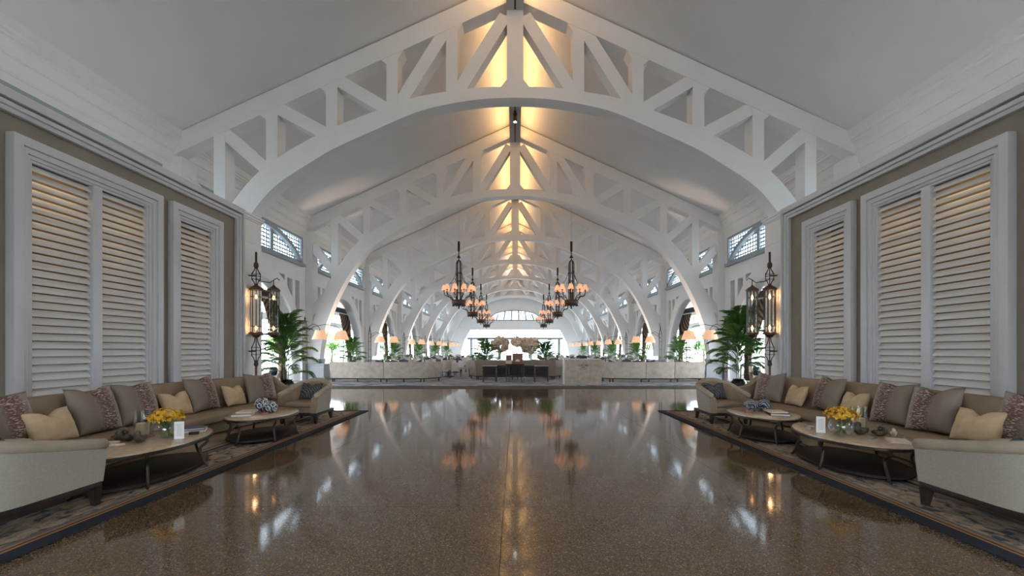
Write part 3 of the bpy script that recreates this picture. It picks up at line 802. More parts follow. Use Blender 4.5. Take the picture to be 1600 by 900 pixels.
AC = [(-1, -4.02, 8.42, 0, 'far left tub armchair in brown with pale linen outside, facing the viewer'),
      (1, 3.97, 8.42, 0, 'far right tub armchair in brown with pale linen outside, facing the viewer'),
      (-1, -4.05, 4.10, PI, 'near left tub armchair, linen side to the hall, cut by the picture edge'),
      (1, 3.97, 4.10, PI, 'near right tub armchair, linen side to the hall, cut by the picture edge')]
for i, (s, x, y, rz, lab) in enumerate(AC):
    o = ch if i == 0 else dup(ch)
    o.location = (x, y, RZ); o.rotation_euler = (0, 0, rz); o['label'] = lab; o['group'] = 'tub armchairs'
    if rz: o.scale = (1, 1.22, 1)
    yy = y+0.50 if rz == 0 else y-0.50
    cushion('ikat_cushion', PI_, (x-0.02, yy, 0.41+RZ), rz+(0.15*s), 0.42, 'dark blue-grey figured cushion in the %s tub armchair' % lab.split(' tub')[0], group='ikat cushions')

# ------------------------------------------------------------------ coffee tables
def make_table(a, b):
    t = thing('coffee_table', '', 'coffee table')
    H = 0.385
    n = 48
    MB().lathe([(0.001, H), (0.965, H), (0.985, H-0.004), (0.99, H-0.02), (0.96, H-0.024), (0.001, H-0.024)], n, (0, 0, 0), a, b).build('tabletop', M['tabletop'], t, True)
    MB().lathe([(0.93, H-0.052), (1.0, H-0.052), (1.005, H-0.03), (1.0, H-0.018), (0.99, H-0.018), (0.93, H-0.025)], n, (0, 0, 0), a, b, cap=False).build('rim', M['iron'], t, True)
    MB().lathe([(0.001, 0.03), (0.90, 0.03), (0.92, 0.04), (0.92, 0.065), (0.90, 0.072), (0.001, 0.072)], n, (0, 0, 0), a, b).build('base_shelf', M['wood'], t, True)
    for k in range(6):
        an = 0.35+k*PI/3
        cx, cy = math.cos(an)*a, math.sin(an)*b
        prof = [(0.97, H-0.04), (0.985, H-0.085), (0.93, H-0.115), (0.87, H-0.14), (0.855, H-0.18), (0.88, 0.15), (0.93, 0.06), (0.97, 0.015), (1.0, 0.012)]
        MB().tube([(cx*r, cy*r, z) for r, z in prof], [0.016]*7+[0.014, 0.010], 8).build('leg', M['iron'], t, True)
    return t
TB = [('near left', -4.06, 5.02, 0.50, 0.90), ('near right', 4.02, 5.46, 0.54, 0.84), ('far left', -3.98, 7.20, 0.48, 0.72), ('far right', 3.93, 7.24, 0.48, 0.72)]
TZ = 0.385+RZ
for i, (nm, x, y, a, b) in enumerate(TB):
    t = make_table(a, b); t.location = (x, y, RZ); t.rotation_euler = (0, 0, -0.10 if x > 0 else 0.10)
    t['label'] = '%s oval coffee table, tan stone top on curved dark iron legs' % nm; t['group'] = 'oval coffee tables'

def book(name, loc, rz, w, d, h, cover, label, group='books on the coffee tables'):
    t = thing(name, label, 'book', loc, rz, group)
    MB().box(-w/2+0.006, w/2, -d/2+0.004, d/2-0.004, 0.004, h-0.004).build('pages', M['paper'], t)
    mb = MB(); mb.box(-w/2, w/2+0.003, -d/2, d/2, 0, 0.004); mb.box(-w/2, w/2+0.003, -d/2, d/2, h-0.004, h); mb.box(-w/2-0.002, -w/2+0.005, -d/2, d/2, 0, h)
    mb.build('cover', cover, t)
    return t
def menu_card(loc, rz, label):
    t = thing('menu_card', label, 'menu card', loc, rz, 'white menu cards on the coffee tables')
    MB().box(-0.052, 0.052, -0.02, 0.02, 0, 0.012).build('stand', M['glass'], t)
    MB().box(-0.047, 0.047, -0.002, 0.002, 0.008, 0.20).build('card', M['paper'], t)
    mb = MB()
    for i in range(9):
        w = random.uniform(0.018, 0.034); z = 0.165-0.015*i; mb.box(-w, w, -0.0026, -0.0021, z, z+0.004)
    mb.build('print', M['print'], t)
def orchids(loc, label, seed):
    rnd_ = random.Random(seed)
    t = thing('orchid_bowl', label, 'flower bowl', loc, 0, 'yellow orchid bowls')
    pr = []
    for i in range(13):
        a = -1.25+i*(2.0/12); pr.append((0.135*math.cos(a), 0.105+0.11*math.sin(a)))
    pr2 = [(r*0.97, z+0.003) for r, z in reversed(pr)]
    MB().lathe([(0.001, pr[0][1])]+pr+pr2+[(0.001, pr2[-1][1])], 28).build('glass_bowl', M['glass'], t, True)
    mb = MB()
    for i in range(18):
        a = rnd_.uniform(0, 2*PI); r = rnd_.uniform(0.02, 0.13)
        mb.tube([(0.06*math.cos(a+2), 0.06*math.sin(a+2), 0.012), (0.02*math.cos(a), 0.02*math.sin(a), 0.11), (r*math.cos(a), r*math.sin(a), 0.23)], 0.0035, 5)
    mb.build('stems', M['leaf'], t)
    mb = MB()
    for i in range(150):
        a = rnd_.uniform(0, 2*PI); e = math.asin(rnd_.uniform(-0.35, 1)); q = rnd_.uniform(0.65, 1.0)
        c = Vector((0.185*q*math.cos(a)*math.cos(e), 0.185*q*math.sin(a)*math.cos(e), 0.235+0.105*q*math.sin(e)))
        nrm = Vector((math.cos(a)*math.cos(e), math.sin(a)*math.cos(e), math.sin(e)+0.2)).normalized()
        u = nrm.orthogonal().normalized(); v = nrm.cross(u)
        for k in range(5):
            an = k*2*PI/5+rnd_.random(); dr = u*math.cos(an)+v*math.sin(an); sd = nrm.cross(dr)
            R = rnd_.uniform(0.019, 0.028)
            mb.add([c, c+dr*R*0.55+sd*R*0.34+nrm*0.004, c+dr*R+nrm*0.009, c+dr*R*0.55-sd*R*0.34+nrm*0.004], [(0, 1, 2, 3)])
    o = mb.build('blossoms', M['orchid'], t, recalc=False); o['kind'] = 'stuff'
def hurricane(loc, label):
    t = thing('candle_holder', label, 'candle', loc, 0, 'candles in glass cylinders')
    MB().lathe([(0.03, 0.0), (0.045, 0.008), (0.075, 0.02), (0.085, 0.03), (0.085, 0.30), (0.081, 0.30), (0.081, 0.034), (0.001, 0.03)], 24).build('glass_cylinder', M['glass'], t, True)
    MB().lathe([(0.06, 0.036), (0.062, 0.16), (0.05, 0.165), (0.001, 0.158)], 20).build('candle', M['candle'], t, True)
    MB().tube([(0, 0, 0.155), (0.002, 0, 0.18)], 0.002, 5).build('wick', M['black'], t)
def shell(loc, rz, sc, label, mat):
    o = MB()
    rows = []
    for i in range(30):
        a = i*0.42; g_ = math.exp(0.085*i)*0.011
        cx, cz = g_*1.5*math.cos(a), g_*1.5*math.sin(a)
        rows.append([(cx+g_*math.cos(a)*math.cos(q*2*PI/9), (0.06-0.0025*i)+g_*1.1*math.sin(q*2*PI/9), cz+g_*math.sin(a)*math.cos(q*2*PI/9)) for q in range(9)])
    zmin = min(p[2] for r in rows for p in r)
    rows = [[(p[0]*sc, p[1]*sc, (p[2]-zmin)*sc) for p in r] for r in rows]
    o.grid(rows, cu=True); o.f.append(tuple(range(9))); o.f.append(tuple(29*9+q for q in range(9)))
    o = o.build('sea_shell', mat, None, True); o.location = loc; o.rotation_euler = (0, 0, rz); o['label'] = label; o['category'] = 'shell'; o['group'] = 'shells on the coffee tables'
def slab(name, loc, rz, w, d, h, mat, label, cat, group=None):
    o = MB().box(-w/2, w/2, -d/2, d/2, 0, h).build(name, mat, None, bevel=0.003); o.location = loc; o.rotation_euler = (0, 0, rz); o['label'] = label; o['category'] = cat
    if group: o['group'] = group
    return o
# near left table
menu_card((-3.72, 5.04, TZ), 0.35, 'upright white menu card on the near left coffee table')
orchids((-3.93, 5.14, TZ), 'glass bowl of yellow orchids on the near left coffee table', 3)
hurricane((-4.24, 5.18, TZ), 'pale candle in a glass cylinder on the near left coffee table')
shell((-4.24, 4.94, TZ), 0.4, 0.40, 'large dark coiled shell at the front of the candle, near left table', M['shell'])
shell((-4.02, 4.86, TZ), 1.9, 0.34, 'dark coiled shell between candle and orchid bowl, near left table', M['shell'])
shell((-4.38, 5.02, TZ), 3.1, 0.26, 'small dark coiled shell behind the candle, near left table', M['shell'])
book('book', (-3.92, 5.58, TZ), 0.5, 0.22, 0.30, 0.03, M['book1'], 'lower taupe book of the stack on the near left coffee table')
book('book', (-3.93, 5.57, TZ+0.031), 0.62, 0.20, 0.27, 0.022, M['book2'], 'upper blue-spined book of the stack on the near left coffee table')
slab('card_box', (-3.78, 5.36, TZ), 0.5, 0.10, 0.06, 0.03, M['wood'], 'small dark wooden box beside the books, near left table', 'box')
slab('note_pad', (-4.12, 4.70, TZ), 0.2, 0.12, 0.09, 0.02, M['kraft'], 'cream card box nearest the viewer on the near left table', 'box', 'cream card boxes')
slab('note_pad', (-4.30, 4.84, TZ), 0.1, 0.13, 0.08, 0.02, M['kraft'], 'cream card box behind the other one on the near left table', 'box', 'cream card boxes')
# near right table
menu_card((3.64, 5.42, TZ), -0.35, 'upright white menu card on the near right coffee table')
orchids((3.80, 5.30, TZ), 'glass bowl of yellow orchids on the near right coffee table', 5)
hurricane((4.20, 5.56, TZ), 'pale candle in a glass cylinder on the near right coffee table')
shell((4.02, 5.32, TZ), 0.3, 0.40, 'large dark coiled shell beside the orchid bowl, near right table', M['shell'])
shell((4.20, 5.22, TZ), 2.2, 0.36, 'dark coiled shell in front of the candle, near right table', M['shell'])
shell((4.36, 5.24, TZ), 1.0, 0.24, 'small pale shell at the sofa side of the near right table', M['pale_shell'])
book('book', (4.14, 4.92, TZ), -0.5, 0.17, 0.24, 0.022, M['kraft'], 'thin cream book lying alone at the near end of the near right table')
slab('letter_opener', (3.98, 5.06, TZ), 0.6, 0.20, 0.014, 0.006, M['silver'], 'silver letter opener beside the cream book, near right table', 'letter opener')
slab('card_box', (3.72, 5.72, TZ), 0.3, 0.09, 0.06, 0.035, M['print'], 'small grey box behind the menu card, near right table', 'box')
# far tables
def jar(loc, r, label, kind):
    t = thing('porcelain_jar', label, 'jar', loc, 0, 'blue and white porcelain')
    if kind == 'ball':
        MB().ball((0, 0, r*0.97), r, 20, 14).build('sphere', M['porcelain'], t, True)
        for k in range(9):
            an = k*2.4; e = -0.5+k*0.2
            c = Vector((math.cos(an)*math.cos(e), math.sin(an)*math.cos(e), math.sin(e)))*r*0.98+Vector((0, 0, r*0.97))
            nn = (c-Vector((0, 0, r*0.97))).normalized(); u = nn.orthogonal().normalized(); v = nn.cross(u)
            MB().tube([c+(u*math.cos(q*PI/6)+v*math.sin(q*PI/6))*r*0.34 for q in range(12)], r*0.05, 6, True).build('ring', M['marble_edge'], t, True)
    elif kind == 'tureen':
        MB().lathe([(0.05, 0), (0.06, 0.012), (0.045, 0.025), (r*0.9, 0.06), (r, 0.09), (r*0.97, 0.11), (r*0.9, 0.115)], 24).build('bowl', M['porcelain'], t, True)
        MB().lathe([(r*0.98, 0.115), (r*0.8, 0.14), (r*0.4, 0.165), (0.012, 0.172), (0.018, 0.185), (0.001, 0.20)], 24).build('lid', M['porcelain'], t, True)
        for s in (-1, 1): MB().tube([(s*r*0.95, 0, 0.08), (s*r*1.2, 0, 0.095), (s*r*0.95, 0, 0.11)], 0.008, 6).build('handle', M['porcelain'], t, True)
    else:
        MB().lathe([(r*0.7, 0), (r, 0.03), (r*1.02, 0.08), (r*0.85, 0.13)], 24).build('body', M['porcelain'], t, True)
        MB().lathe([(r*0.88, 0.13), (r*0.75, 0.16), (r*0.35, 0.185), (0.012, 0.19), (0.014, 0.20), (0.001, 0.212)], 24).build('lid', M['porcelain'], t, True)
book('book', (-4.13, 6.92, TZ), 0.35, 0.26, 0.36, 0.032, M['book1'], 'large taupe book under the cream one, far left table')
book('book', (-4.12, 7.0, TZ+0.033), 0.2, 0.22, 0.30, 0.025, M['kraft'], 'cream book on top of the large taupe one, far left table')
jar((-4.12, 7.42, TZ), 0.105, 'taller blue and white porcelain ball at the back of the far left table', 'ball')
jar((-3.86, 7.18, TZ), 0.092, 'smaller blue and white porcelain ball at the front of the far left table', 'ball')
slab('card_box', (-3.84, 6.98, TZ), 0.3, 0.10, 0.06, 0.03, M['redwood'], 'small reddish wooden box in front of the porcelain balls, far left table', 'box')
book('book', (4.02, 6.98, TZ), -0.3, 0.26, 0.36, 0.034, M['wood'], 'dark-bound book under the pale one, far right table')
book('book', (4.02, 7.02, TZ+0.035), -0.15, 0.24, 0.31, 0.02, M['kraft'], 'pale open-edged book on top of the dark one, far right table')
jar((3.86, 7.42, TZ), 0.125, 'blue and white lidded porcelain tureen on the far right table', 'tureen')
jar((4.12, 7.52, TZ), 0.09, 'domed grey-blue porcelain pot beside the tureen, far right table', 'pot')
slab('card_box', (3.69, 7.18, TZ), -0.2, 0.11, 0.06, 0.045, M['redwood'], 'small reddish wooden box in front of the tureen, far right table', 'box')

# ------------------------------------------------------------------ lantern sconces on the piers
def lantern(t, ox, oy, sc=1.0):
    """glass lantern hanging inside bars, centre ox,oy, z 1.80..3.15"""
    z0, z1, r = 1.84, 3.06, 0.14*sc
    MB().lathe([(r*1.25, z0-0.03), (r*1.25, z0+0.03), (r*0.9, z0+0.05)], 20, (ox, oy, 0)).lathe([(0.02, z0-0.12), (r*0.5, z0-0.10), (r*0.9, z0-0.03)], 20, (ox, oy, 0)).build('lantern_base', M['bronze'], t, True)
    MB().lathe([(r*1.25, z1-0.02), (r*1.28, z1+0.03), (r*0.8, z1+0.08), (r*0.35, z1+0.12), (0.02, z1+0.16)], 20, (ox, oy, 0)).build('lantern_cap', M['bronze'], t, True)
    MB().lathe([(r*0.8, z0+0.04), (r*0.8, z1-0.02)], 20, (ox, oy, 0), cap=False).build('glass_tube', M['glass'], t, True, recalc=False)
    for k in range(10):
        a = k*2*PI/10+0.2
        MB().tube([(ox+r*1.05*math.cos(a), oy+r*1.05*math.sin(a), z0), (ox+r*1.05*math.cos(a), oy+r*1.05*math.sin(a), z1)], 0.011, 5).build('bar', M['iron'], t)
    for z in (z0+0.20, z1-0.20):
        MB().tube([(ox+r*1.05*math.cos(q*PI/8), oy+r*1.05*math.sin(q*PI/8), z) for q in range(16)], 0.008, 5, True).build('hoop', M['iron'], t)
    for z in (z0+0.16, z1-0.20):
        MB().lathe([(0.001, z-0.07), (0.02, z-0.05), (0.033, z), (0.018, z+0.05), (0.001, z+0.085)], 10, (ox, oy, 0)).build('bulb', M['bulb'], t, True)
    MB().tube([(ox, oy, z0), (ox, oy, z0+0.10)], 0.02, 6).build('candle_tube', M['paper'], t)
def cagebulb(mb, ox, oy, z0, z1, r):
    for k in range(6):
        a = k*PI/3
        pr = [(0.03, z0), (r*0.55, z0+0.10*(z1-z0)/0.5), (r, lerp(z0, z1, 0.3)), (r, lerp(z0, z1, 0.62)), (r*0.4, lerp(z0, z1, 0.84)), (0.03, z1)]
        mb.tube([(ox+q*math.cos(a), oy+q*math.sin(a), z) for q, z in pr], 0.012, 5)
    for z in (0.34, 0.5, 0.62):
        mb.tube([(ox+r*math.cos(q*PI/6), oy+r*math.sin(q*PI/6), lerp(z0, z1, z)) for q in range(12)], 0.007, 5, True)
for s in (-1, 1):
    t = thing('lantern_sconce', 'tall bronze twin-lantern wall light on the %s pier' % SIDE[s], 'wall light', (s*(WX[s]-0.22), 12.62, 0), 0, 'twin lantern wall lights')
    lantern(t, 0, 0); lantern(t, -s*0.36, 0.24, 0.95)
    MB().tube([(0, 0, 4.10), (0, 0, 3.74)], 0.028, 8).build('top_rod', M['iron'], t)
    MB().lathe([(0.03, 3.82), (0.06, 3.78), (0.065, 3.70), (0.03, 3.64)], 12).build('collar', M['bronze'], t, True)
    mb = MB(); cagebulb(mb, 0, 0, 3.18, 3.68, 0.115); mb.build('upper_cage', M['iron'], t)
    mb = MB(); cagebulb(mb, 0, 0, 1.02, 1.72, 0.12); mb.build('lower_cage', M['iron'], t)
    MB().lathe([(0.02, 0.92), (0.06, 0.97), (0.05, 1.05), (0.03, 1.10)], 12).build('collar', M['bronze'], t, True)
    MB().tube([(0, 0, 1.0), (0, 0, 0.55)], 0.03, 8).build('tail_rod', M['bronze'], t)
    MB().tube([(0, 0, 3.35), (-s*0.10, 0.05, 3.30), (-s*0.28, 0.19, 3.28), (-s*0.36, 0.24, 3.36), (-s*0.43, 0.28, 3.42), (-s*0.49, 0.32, 3.36)], 0.012, 6).tube([(-s*0.36, 0.24, 3.34), (-s*0.36, 0.24, 3.20)], 0.012, 6).build('arm', M['iron'], t)
    for z in (3.45, 1.35):
        MB().tube([(0, 0, z), (s*0.20, 0, z)], 0.018, 6).lathe([(0.05, 0), (0.05, 0.01)], 8, (s*0.2, 0, z)).build('wall_bracket', M['iron'], t)
    for z in (2.0, 2.86):
        ld = bpy.data.lights.new('lantern_lamp', 'POINT'); ld.energy = 4; ld.color = (1, 0.55, 0.25); ld.shadow_soft_size = 0.05
        lo = bpy.data.objects.new('lantern_lamp', ld); C.objects.link(lo); lo.location = (s*(WX[s]-0.22), 12.56, z+0.02)

# ------------------------------------------------------------------ chandeliers
def make_chandelier():
    t = thing('chandelier', '', 'chandelier')
    b = M['iron']
    MB().tube([(0, 0, 3.70), (0, 0, 6.79)], 0.012, 6).build('cable', M['casing'], t)
    MB().lathe([(0.05, 3.2), (0.065, 3.22), (0.065, 3.73), (0.05, 3.75)], 12).build('top_sleeve', b, t, True)
    MB().lathe([(0.02, 2.66), (0.05, 2.70), (0.03, 2.76), (0.015, 2.85), (0.05, 2.92), (0.09, 2.88), (0.11, 2.84), (0.05, 2.95), (0.02, 3.02), (0.035, 3.08), (0.02, 3.14), (0.05, 3.2)], 12).build('crown', b, t, True)
    for k in range(6):
        a = k*PI/3
        MB().tube([(0.02*math.cos(a), 0.02*math.sin(a), 2.70), (0.09*math.cos(a), 0.09*math.sin(a), 2.66), (0.145*math.cos(a), 0.145*math.sin(a), 2.52), (0.15*math.cos(a), 0.15*math.sin(a), 2.4), (0.15*math.cos(a), 0.15*math.sin(a), 0.5)], 0.022, 6).build('cage_bar', b, t, True)
    for z in (2.0, 1.55, 0.9):
        MB().tube([(0.15*math.cos(q*PI/6), 0.15*math.sin(q*PI/6), z) for q in range(12)], 0.016, 6, True).build('hoop', b, t)
    MB().lathe([(0.001, -0.02), (0.03, 0.02), (0.05, 0.08), (0.03, 0.14), (0.16, 0.20), (0.30, 0.24), (0.37, 0.27), (0.39, 0.33), (0.39, 0.46), (0.36, 0.50), (0.15, 0.52), (0.001, 0.54)], 24).build('bowl', M['bronze'], t, True)
    mb = MB()
    for k in range(12):
        a = k*PI/6; mb.ball((0.34*math.cos(a), 0.34*math.sin(a), 0.20), 0.045, 6, 5)
    o = mb.build('drops', b, t); o['kind'] = 'stuff'
    for k in range(10):
        a = k*2*PI/10+0.16; ca, sa = math.cos(a), math.sin(a)
        pr = [(0.36, 0.46), (0.46, 0.62), (0.55, 0.70), (0.66, 0.70), (0.77, 0.76), (0.80, 0.88), (0.80, 1.02)]
        MB().tube([(r*ca, r*sa, z) for r, z in pr], 0.020, 6).lathe([(0.03, 0.98), (0.06, 1.01), (0.03, 1.03)], 8, (0.8*ca, 0.8*sa, 0)).build('arm', b, t, True)
        MB().lathe([(0.165, 1.02), (0.162, 1.05), (0.125, 1.19), (0.08, 1.29), (0.06, 1.31)], 14, (0.8*ca, 0.8*sa, 0), cap=False).build('shade', M['cshade'], t, True)
    for k in range(5):
        a = k*2*PI/5+0.5; ca, sa = math.cos(a), math.sin(a)
        MB().tube([(r*ca, r*sa, z) for r, z in ((0.15, 2.1), (0.22, 1.85), (0.36, 1.55), (0.55, 1.38), (0.76, 1.34), (0.80, 1.30))], 0.011, 5).build('swag_rod', b, t, True)
    return t
cz = make_chandelier(); first = True
for k in range(4):
    for s in (-1, 1):
        o = cz if first else dup(cz); first = False
        o.location = (s*3.12, TY[1]+4.08+8.16*k, 3.64)
        o['label'] = 'dark bronze chandelier with small peach shades, %s of the %s row' % (['nearest and largest', 'second', 'third', 'farthest and smallest'][k], SIDE[s]); o['group'] = 'bronze chandeliers'

# ------------------------------------------------------------------ cage floor lamps with two pleated shades
def make_lamp(s):
    t = thing('floor_lamp', '', 'floor lamp')
    for k in range(4):
        a = PI/4+k*PI/2; r = 0.085
        MB().tube([(r*1.3*math.cos(a), r*1.3*math.sin(a), 0.03), (r*math.cos(a), r*math.sin(a), 0.5), (r*math.cos(a), r*math.sin(a), 2.35), (r*0.5*math.cos(a), r*0.5*math.sin(a), 2.5), (0.005*math.cos(a), 0.005*math.sin(a), 2.62)], 0.013, 5).build('upright', M['iron'], t)
    for z in (0.5, 0.95, 1.4, 1.85, 2.3):
        MB().tube([(0.085*math.cos(q*PI/4), 0.085*math.sin(q*PI/4), z) for q in range(8)], 0.012, 5, True).build('hoop', M['iron'], t)
    MB().lathe([(0.16, 0), (0.16, 0.03), (0.05, 0.05)], 16).build('base', M['iron'], t)
    MB().lathe([(0.02, 2.6), (0.035, 2.64), (0.01, 2.70), (0.001, 2.76)], 8).build('finial', M['iron'], t)
    for dx, dy, dz in ((0.58, 0.05, 0.0), (1.25, 0.55, 0.0)):
        x = -s*dx
        MB().tube([(0, 0, 2.05), (x*0.25, dy*0.25, 2.32), (x*0.55, dy*0.55, 2.42), (x*0.85, dy*0.85, 2.36), (x, dy, 2.22)], 0.011, 6).build('arm', M['iron'], t, True)
        rows = []
        for r, z in ((0.30, 1.80+dz), (0.17, 2.17+dz)):
            rows.append([(x+(r*(1+0.025*(q % 2)))*math.cos(q*2*PI/64), dy+(r*(1+0.025*(q % 2)))*math.sin(q*2*PI/64), z) for q in range(64)])
        MB().grid(rows, cu=True).build('shade', M['shade'], t, recalc=False)
        MB().tube([(x, dy, 2.22), (x, dy, 1.95)], 0.02, 6).build('lamp_holder', M['iron'], t)
    return t
lamps = {s: make_lamp(s) for s in (-1, 1)}
for s in (-1, 1):
    for k in range(6):
        o = lamps[s] if k == 0 else dup(lamps[s])
        o.location = (s*8.45, 18.3+8.16*k if k < 5 else 57.5, 0.004)
        o['label'] = 'dark cage floor lamp with two pleated shades, %s of the %s row' % (['nearest', 'second', 'third', 'fourth', 'fifth', 'farthest'][k], SIDE[s]); o['group'] = 'cage floor lamps'

# ------------------------------------------------------------------ potted palms
def frond_mesh(mat, seed):
    r_ = random.Random(seed); mb = MB()
    n = 12; P = []
    for i in range(n+1):
        t = i/n; P.append(Vector((0.95*t**1.05*(1-0.15*t), 0, 1.05*t-0.75*t*t)))
    mb.tube(P, [0.012*(1-0.8*i/n) for i in range(n+1)], 4)
    for i in range(46):
        t = 0.18+0.82*i/45; k = t*n; a = min(int(k), n-1); c = P[a].lerp(P[a+1], k-a); d = (P[a+1]-P[a]).normalized()
        L = 0.40*math.sin(PI*min(1, 0.18+0.8*t))**0.7*r_.uniform(0.85, 1.1)
        for sd in (-1, 1):
            out = (d*0.75+Vector((0, sd, 0))*0.75+Vector((0, 0, 0.18))).normalized()
            tip = c+out*L+Vector((0, 0, -0.16*L/0.4)); mid = c+out*L*0.45; wv = d*0.013
            mb.add([c, mid-wv, tip, mid+wv], [(0, 1, 2, 3)])
    o = mb.build('frond', mat, None, recalc=False); me = o.data; bpy.data.objects.remove(o); return me
FR = [frond_mesh(M['leaf'], 1), frond_mesh(M['leaf'], 2), frond_mesh(M['leaf2'], 3)]
pot_me = MB().lathe([(0.001, 0.0), (0.14, 0.0), (0.20, 0.08), (0.245, 0.22), (0.23, 0.34), (0.17, 0.42), (0.185, 0.45), (0.16, 0.45), (0.15, 0.41), (0.001, 0.40)], 24)
pot_o = pot_me.build('pot', M['pot'], None, True); pot_me = pot_o.data; bpy.data.objects.remove(pot_o)
def palm(loc, height, n, seed, label, spread=1.0, light=0.3, group='potted palms'):
    r_ = random.Random(seed)
    t = thing('potted_palm', label, 'palm', loc, r_.random()*6, group)
    obj('pot', pot_me, t)
    h0 = 0.45
    mb = MB()
    for i in range(7):
        a = i*0.9; q = 0.06
        mb.tube([(q*math.cos(a), q*math.sin(a), 0.40), (q*1.6*math.cos(a), q*1.6*math.sin(a), 0.40+(height-1.0)*0.45)], [0.010, 0.006], 5)
    mb.build('stems', M['stem'], t)
    for i in range(n):
        q = i/(n-1); a = i*2.399
        z = lerp(0.55, height-0.85, q**0.8)
        tilt = lerp(0.35, -0.85, q**0.9)+r_.uniform(-0.12, 0.12)
        sc = lerp(0.95, 1.05, q)*r_.uniform(0.85, 1.1)*spread
        o = obj('frond', FR[2] if r_.random() < light else FR[i % 2], t, (0.05*math.cos(a), 0.05*math.sin(a), z), None, sc)
        o.rotation_euler = (Matrix.Rotation(a, 4, 'Z') @ Matrix.Rotation(tilt, 4, 'Y')).to_euler()
palm((-7.3, 14.5, 0), 2.65, 40, 1, 'tall potted palm in a black jar behind the far left armchair', 1.0, 0.25)
palm((7.25, 14.75, 0), 2.70, 46, 2, 'tall potted palm in a black jar behind the far right armchair', 1.1, 0.15)
for s in (-1, 1):
    for k in range(5):
        palm((s*8.45, 23.6+8.16*k, 0.004), 2.25, 24, 10+k*2+s, 'potted palm in the %s arcade bay, %s from the viewer' % (SIDE[s], ['first', 'second', 'third', 'fourth', 'fifth'][k]), 0.85, 0.5, 'palms along the arcades')
    palm((s*1.50, 22.9, 0.004), 2.0, 26, 40+s, 'potted palm behind the %s end of the central booth' % SIDE[s], 0.9, 0.1, 'palms behind the central booth')

for s in (-1, 1):
    for k in range(9):
        palm((s*13.3, 16.9+4.08*k, -0.012), 2.1, 14, 70+k*2+s, ('potted palm at the veranda edge seen through the %s arch of the %s arcade' if k % 2 == 0 else 'potted palm at the veranda edge behind the %s pillar of the %s arcade') % (['first', 'second', 'third', 'fourth', 'fifth'][(k+k % 2)//2], SIDE[s]), 0.85, 0.6, 'palms along the veranda edge')

# ------------------------------------------------------------------ booths seen from behind
def booth(name, label, pts, mat, h=0.86, z0=0.16):
    """back panels along plan points; seat and legs behind them"""
    t = thing(name, label, 'booth', (0, 0, 0.004), 0, 'high-backed booths')
    nP = len(pts)
    cen = Vector((sum(p[0] for p in pts)/nP, max(p[1] for p in pts)+1.5))
    for i in range(nP-1):
        a = Vector(pts[i]); b = Vector(pts[i+1]); d = (b-a); L = d.length; d.normalize()
        nn = Vector((-d.y, d.x))
        if nn.dot(cen-a) < 0: nn = -nn
        a2 = a+d*0.008; b2 = b-d*0.008
        mb = MB()
        def q(p, o, z): return (p.x+nn.x*o, p.y+nn.y*o, z)
        vs = [q(a2, 0.05, z0), q(b2, 0.05, z0), q(b2, 0.17, z0), q(a2, 0.17, z0), q(a2, -0.03, h), q(b2, -0.03, h), q(b2, 0.09, h), q(a2, 0.09, h)]
        mb.add(vs, [(0, 1, 2, 3), (7, 6, 5, 4), (0, 4, 5, 1), (1, 5, 6, 2), (2, 6, 7, 3), (3, 7, 4, 0)])
        mb.build('back_panel', mat, t, bevel=0.025)
        mb = MB(); vs = [q(a2, 0.17, 0.2), q(b2, 0.17, 0.2), q(b2-d*0.1, 0.72, 0.2), q(a2+d*0.1, 0.72, 0.2)]
        vs += [(x, y, 0.44) for x, y, z in vs]
        mb.add(vs, [(0, 1, 2, 3), (7, 6, 5, 4), (0, 4, 5, 1), (1, 5, 6, 2), (2, 6, 7, 3), (3, 7, 4, 0)])
        mb.build('seat', mat, t, bevel=0.03)
        m = max(2, int(L/0.8)+1)
        for k in range(m):
            p = a2.lerp(b2, (k+0.15)/(m-0.7)); x, y, _ = q(p, 0.11, 0)
            MB().box(x-0.02, x+0.02, y-0.02, y+0.02, 0, z0+0.01).build('leg', M['wood'], t)
        x0, y0, _ = q(a2, 0.11, 0); x1, y1, _ = q(b2, 0.11, 0)
        MB().tube([(x0, y0, z0-0.02), (x1, y1, z0-0.02)], 0.02, 4).build('rail', M['wood'], t)
    return t
booth('curved_booth', 'pale beige booth with panelled back, left of the carpet', [(-8.15, 20.3), (-7.95, 19.5), (-5.58, 19.3), (-3.92, 19.4), (-3.22, 20.3)], M['booth'])
booth('curved_booth', 'pale beige booth with panelled back, right of the marble podium', [(3.72, 20.0), (4.0, 19.4), (5.56, 19.3), (6.80, 19.35), (8.15, 19.5), (8.3, 20.3)], M['booth'])
booth('curved_booth', 'brown booth in the centre behind the long dark console', [(-2.24, 22.0), (-1.83, 21.0), (-0.0, 20.9), (1.84, 21.0), (2.3, 22.0)], M['boothdark'], 0.89)

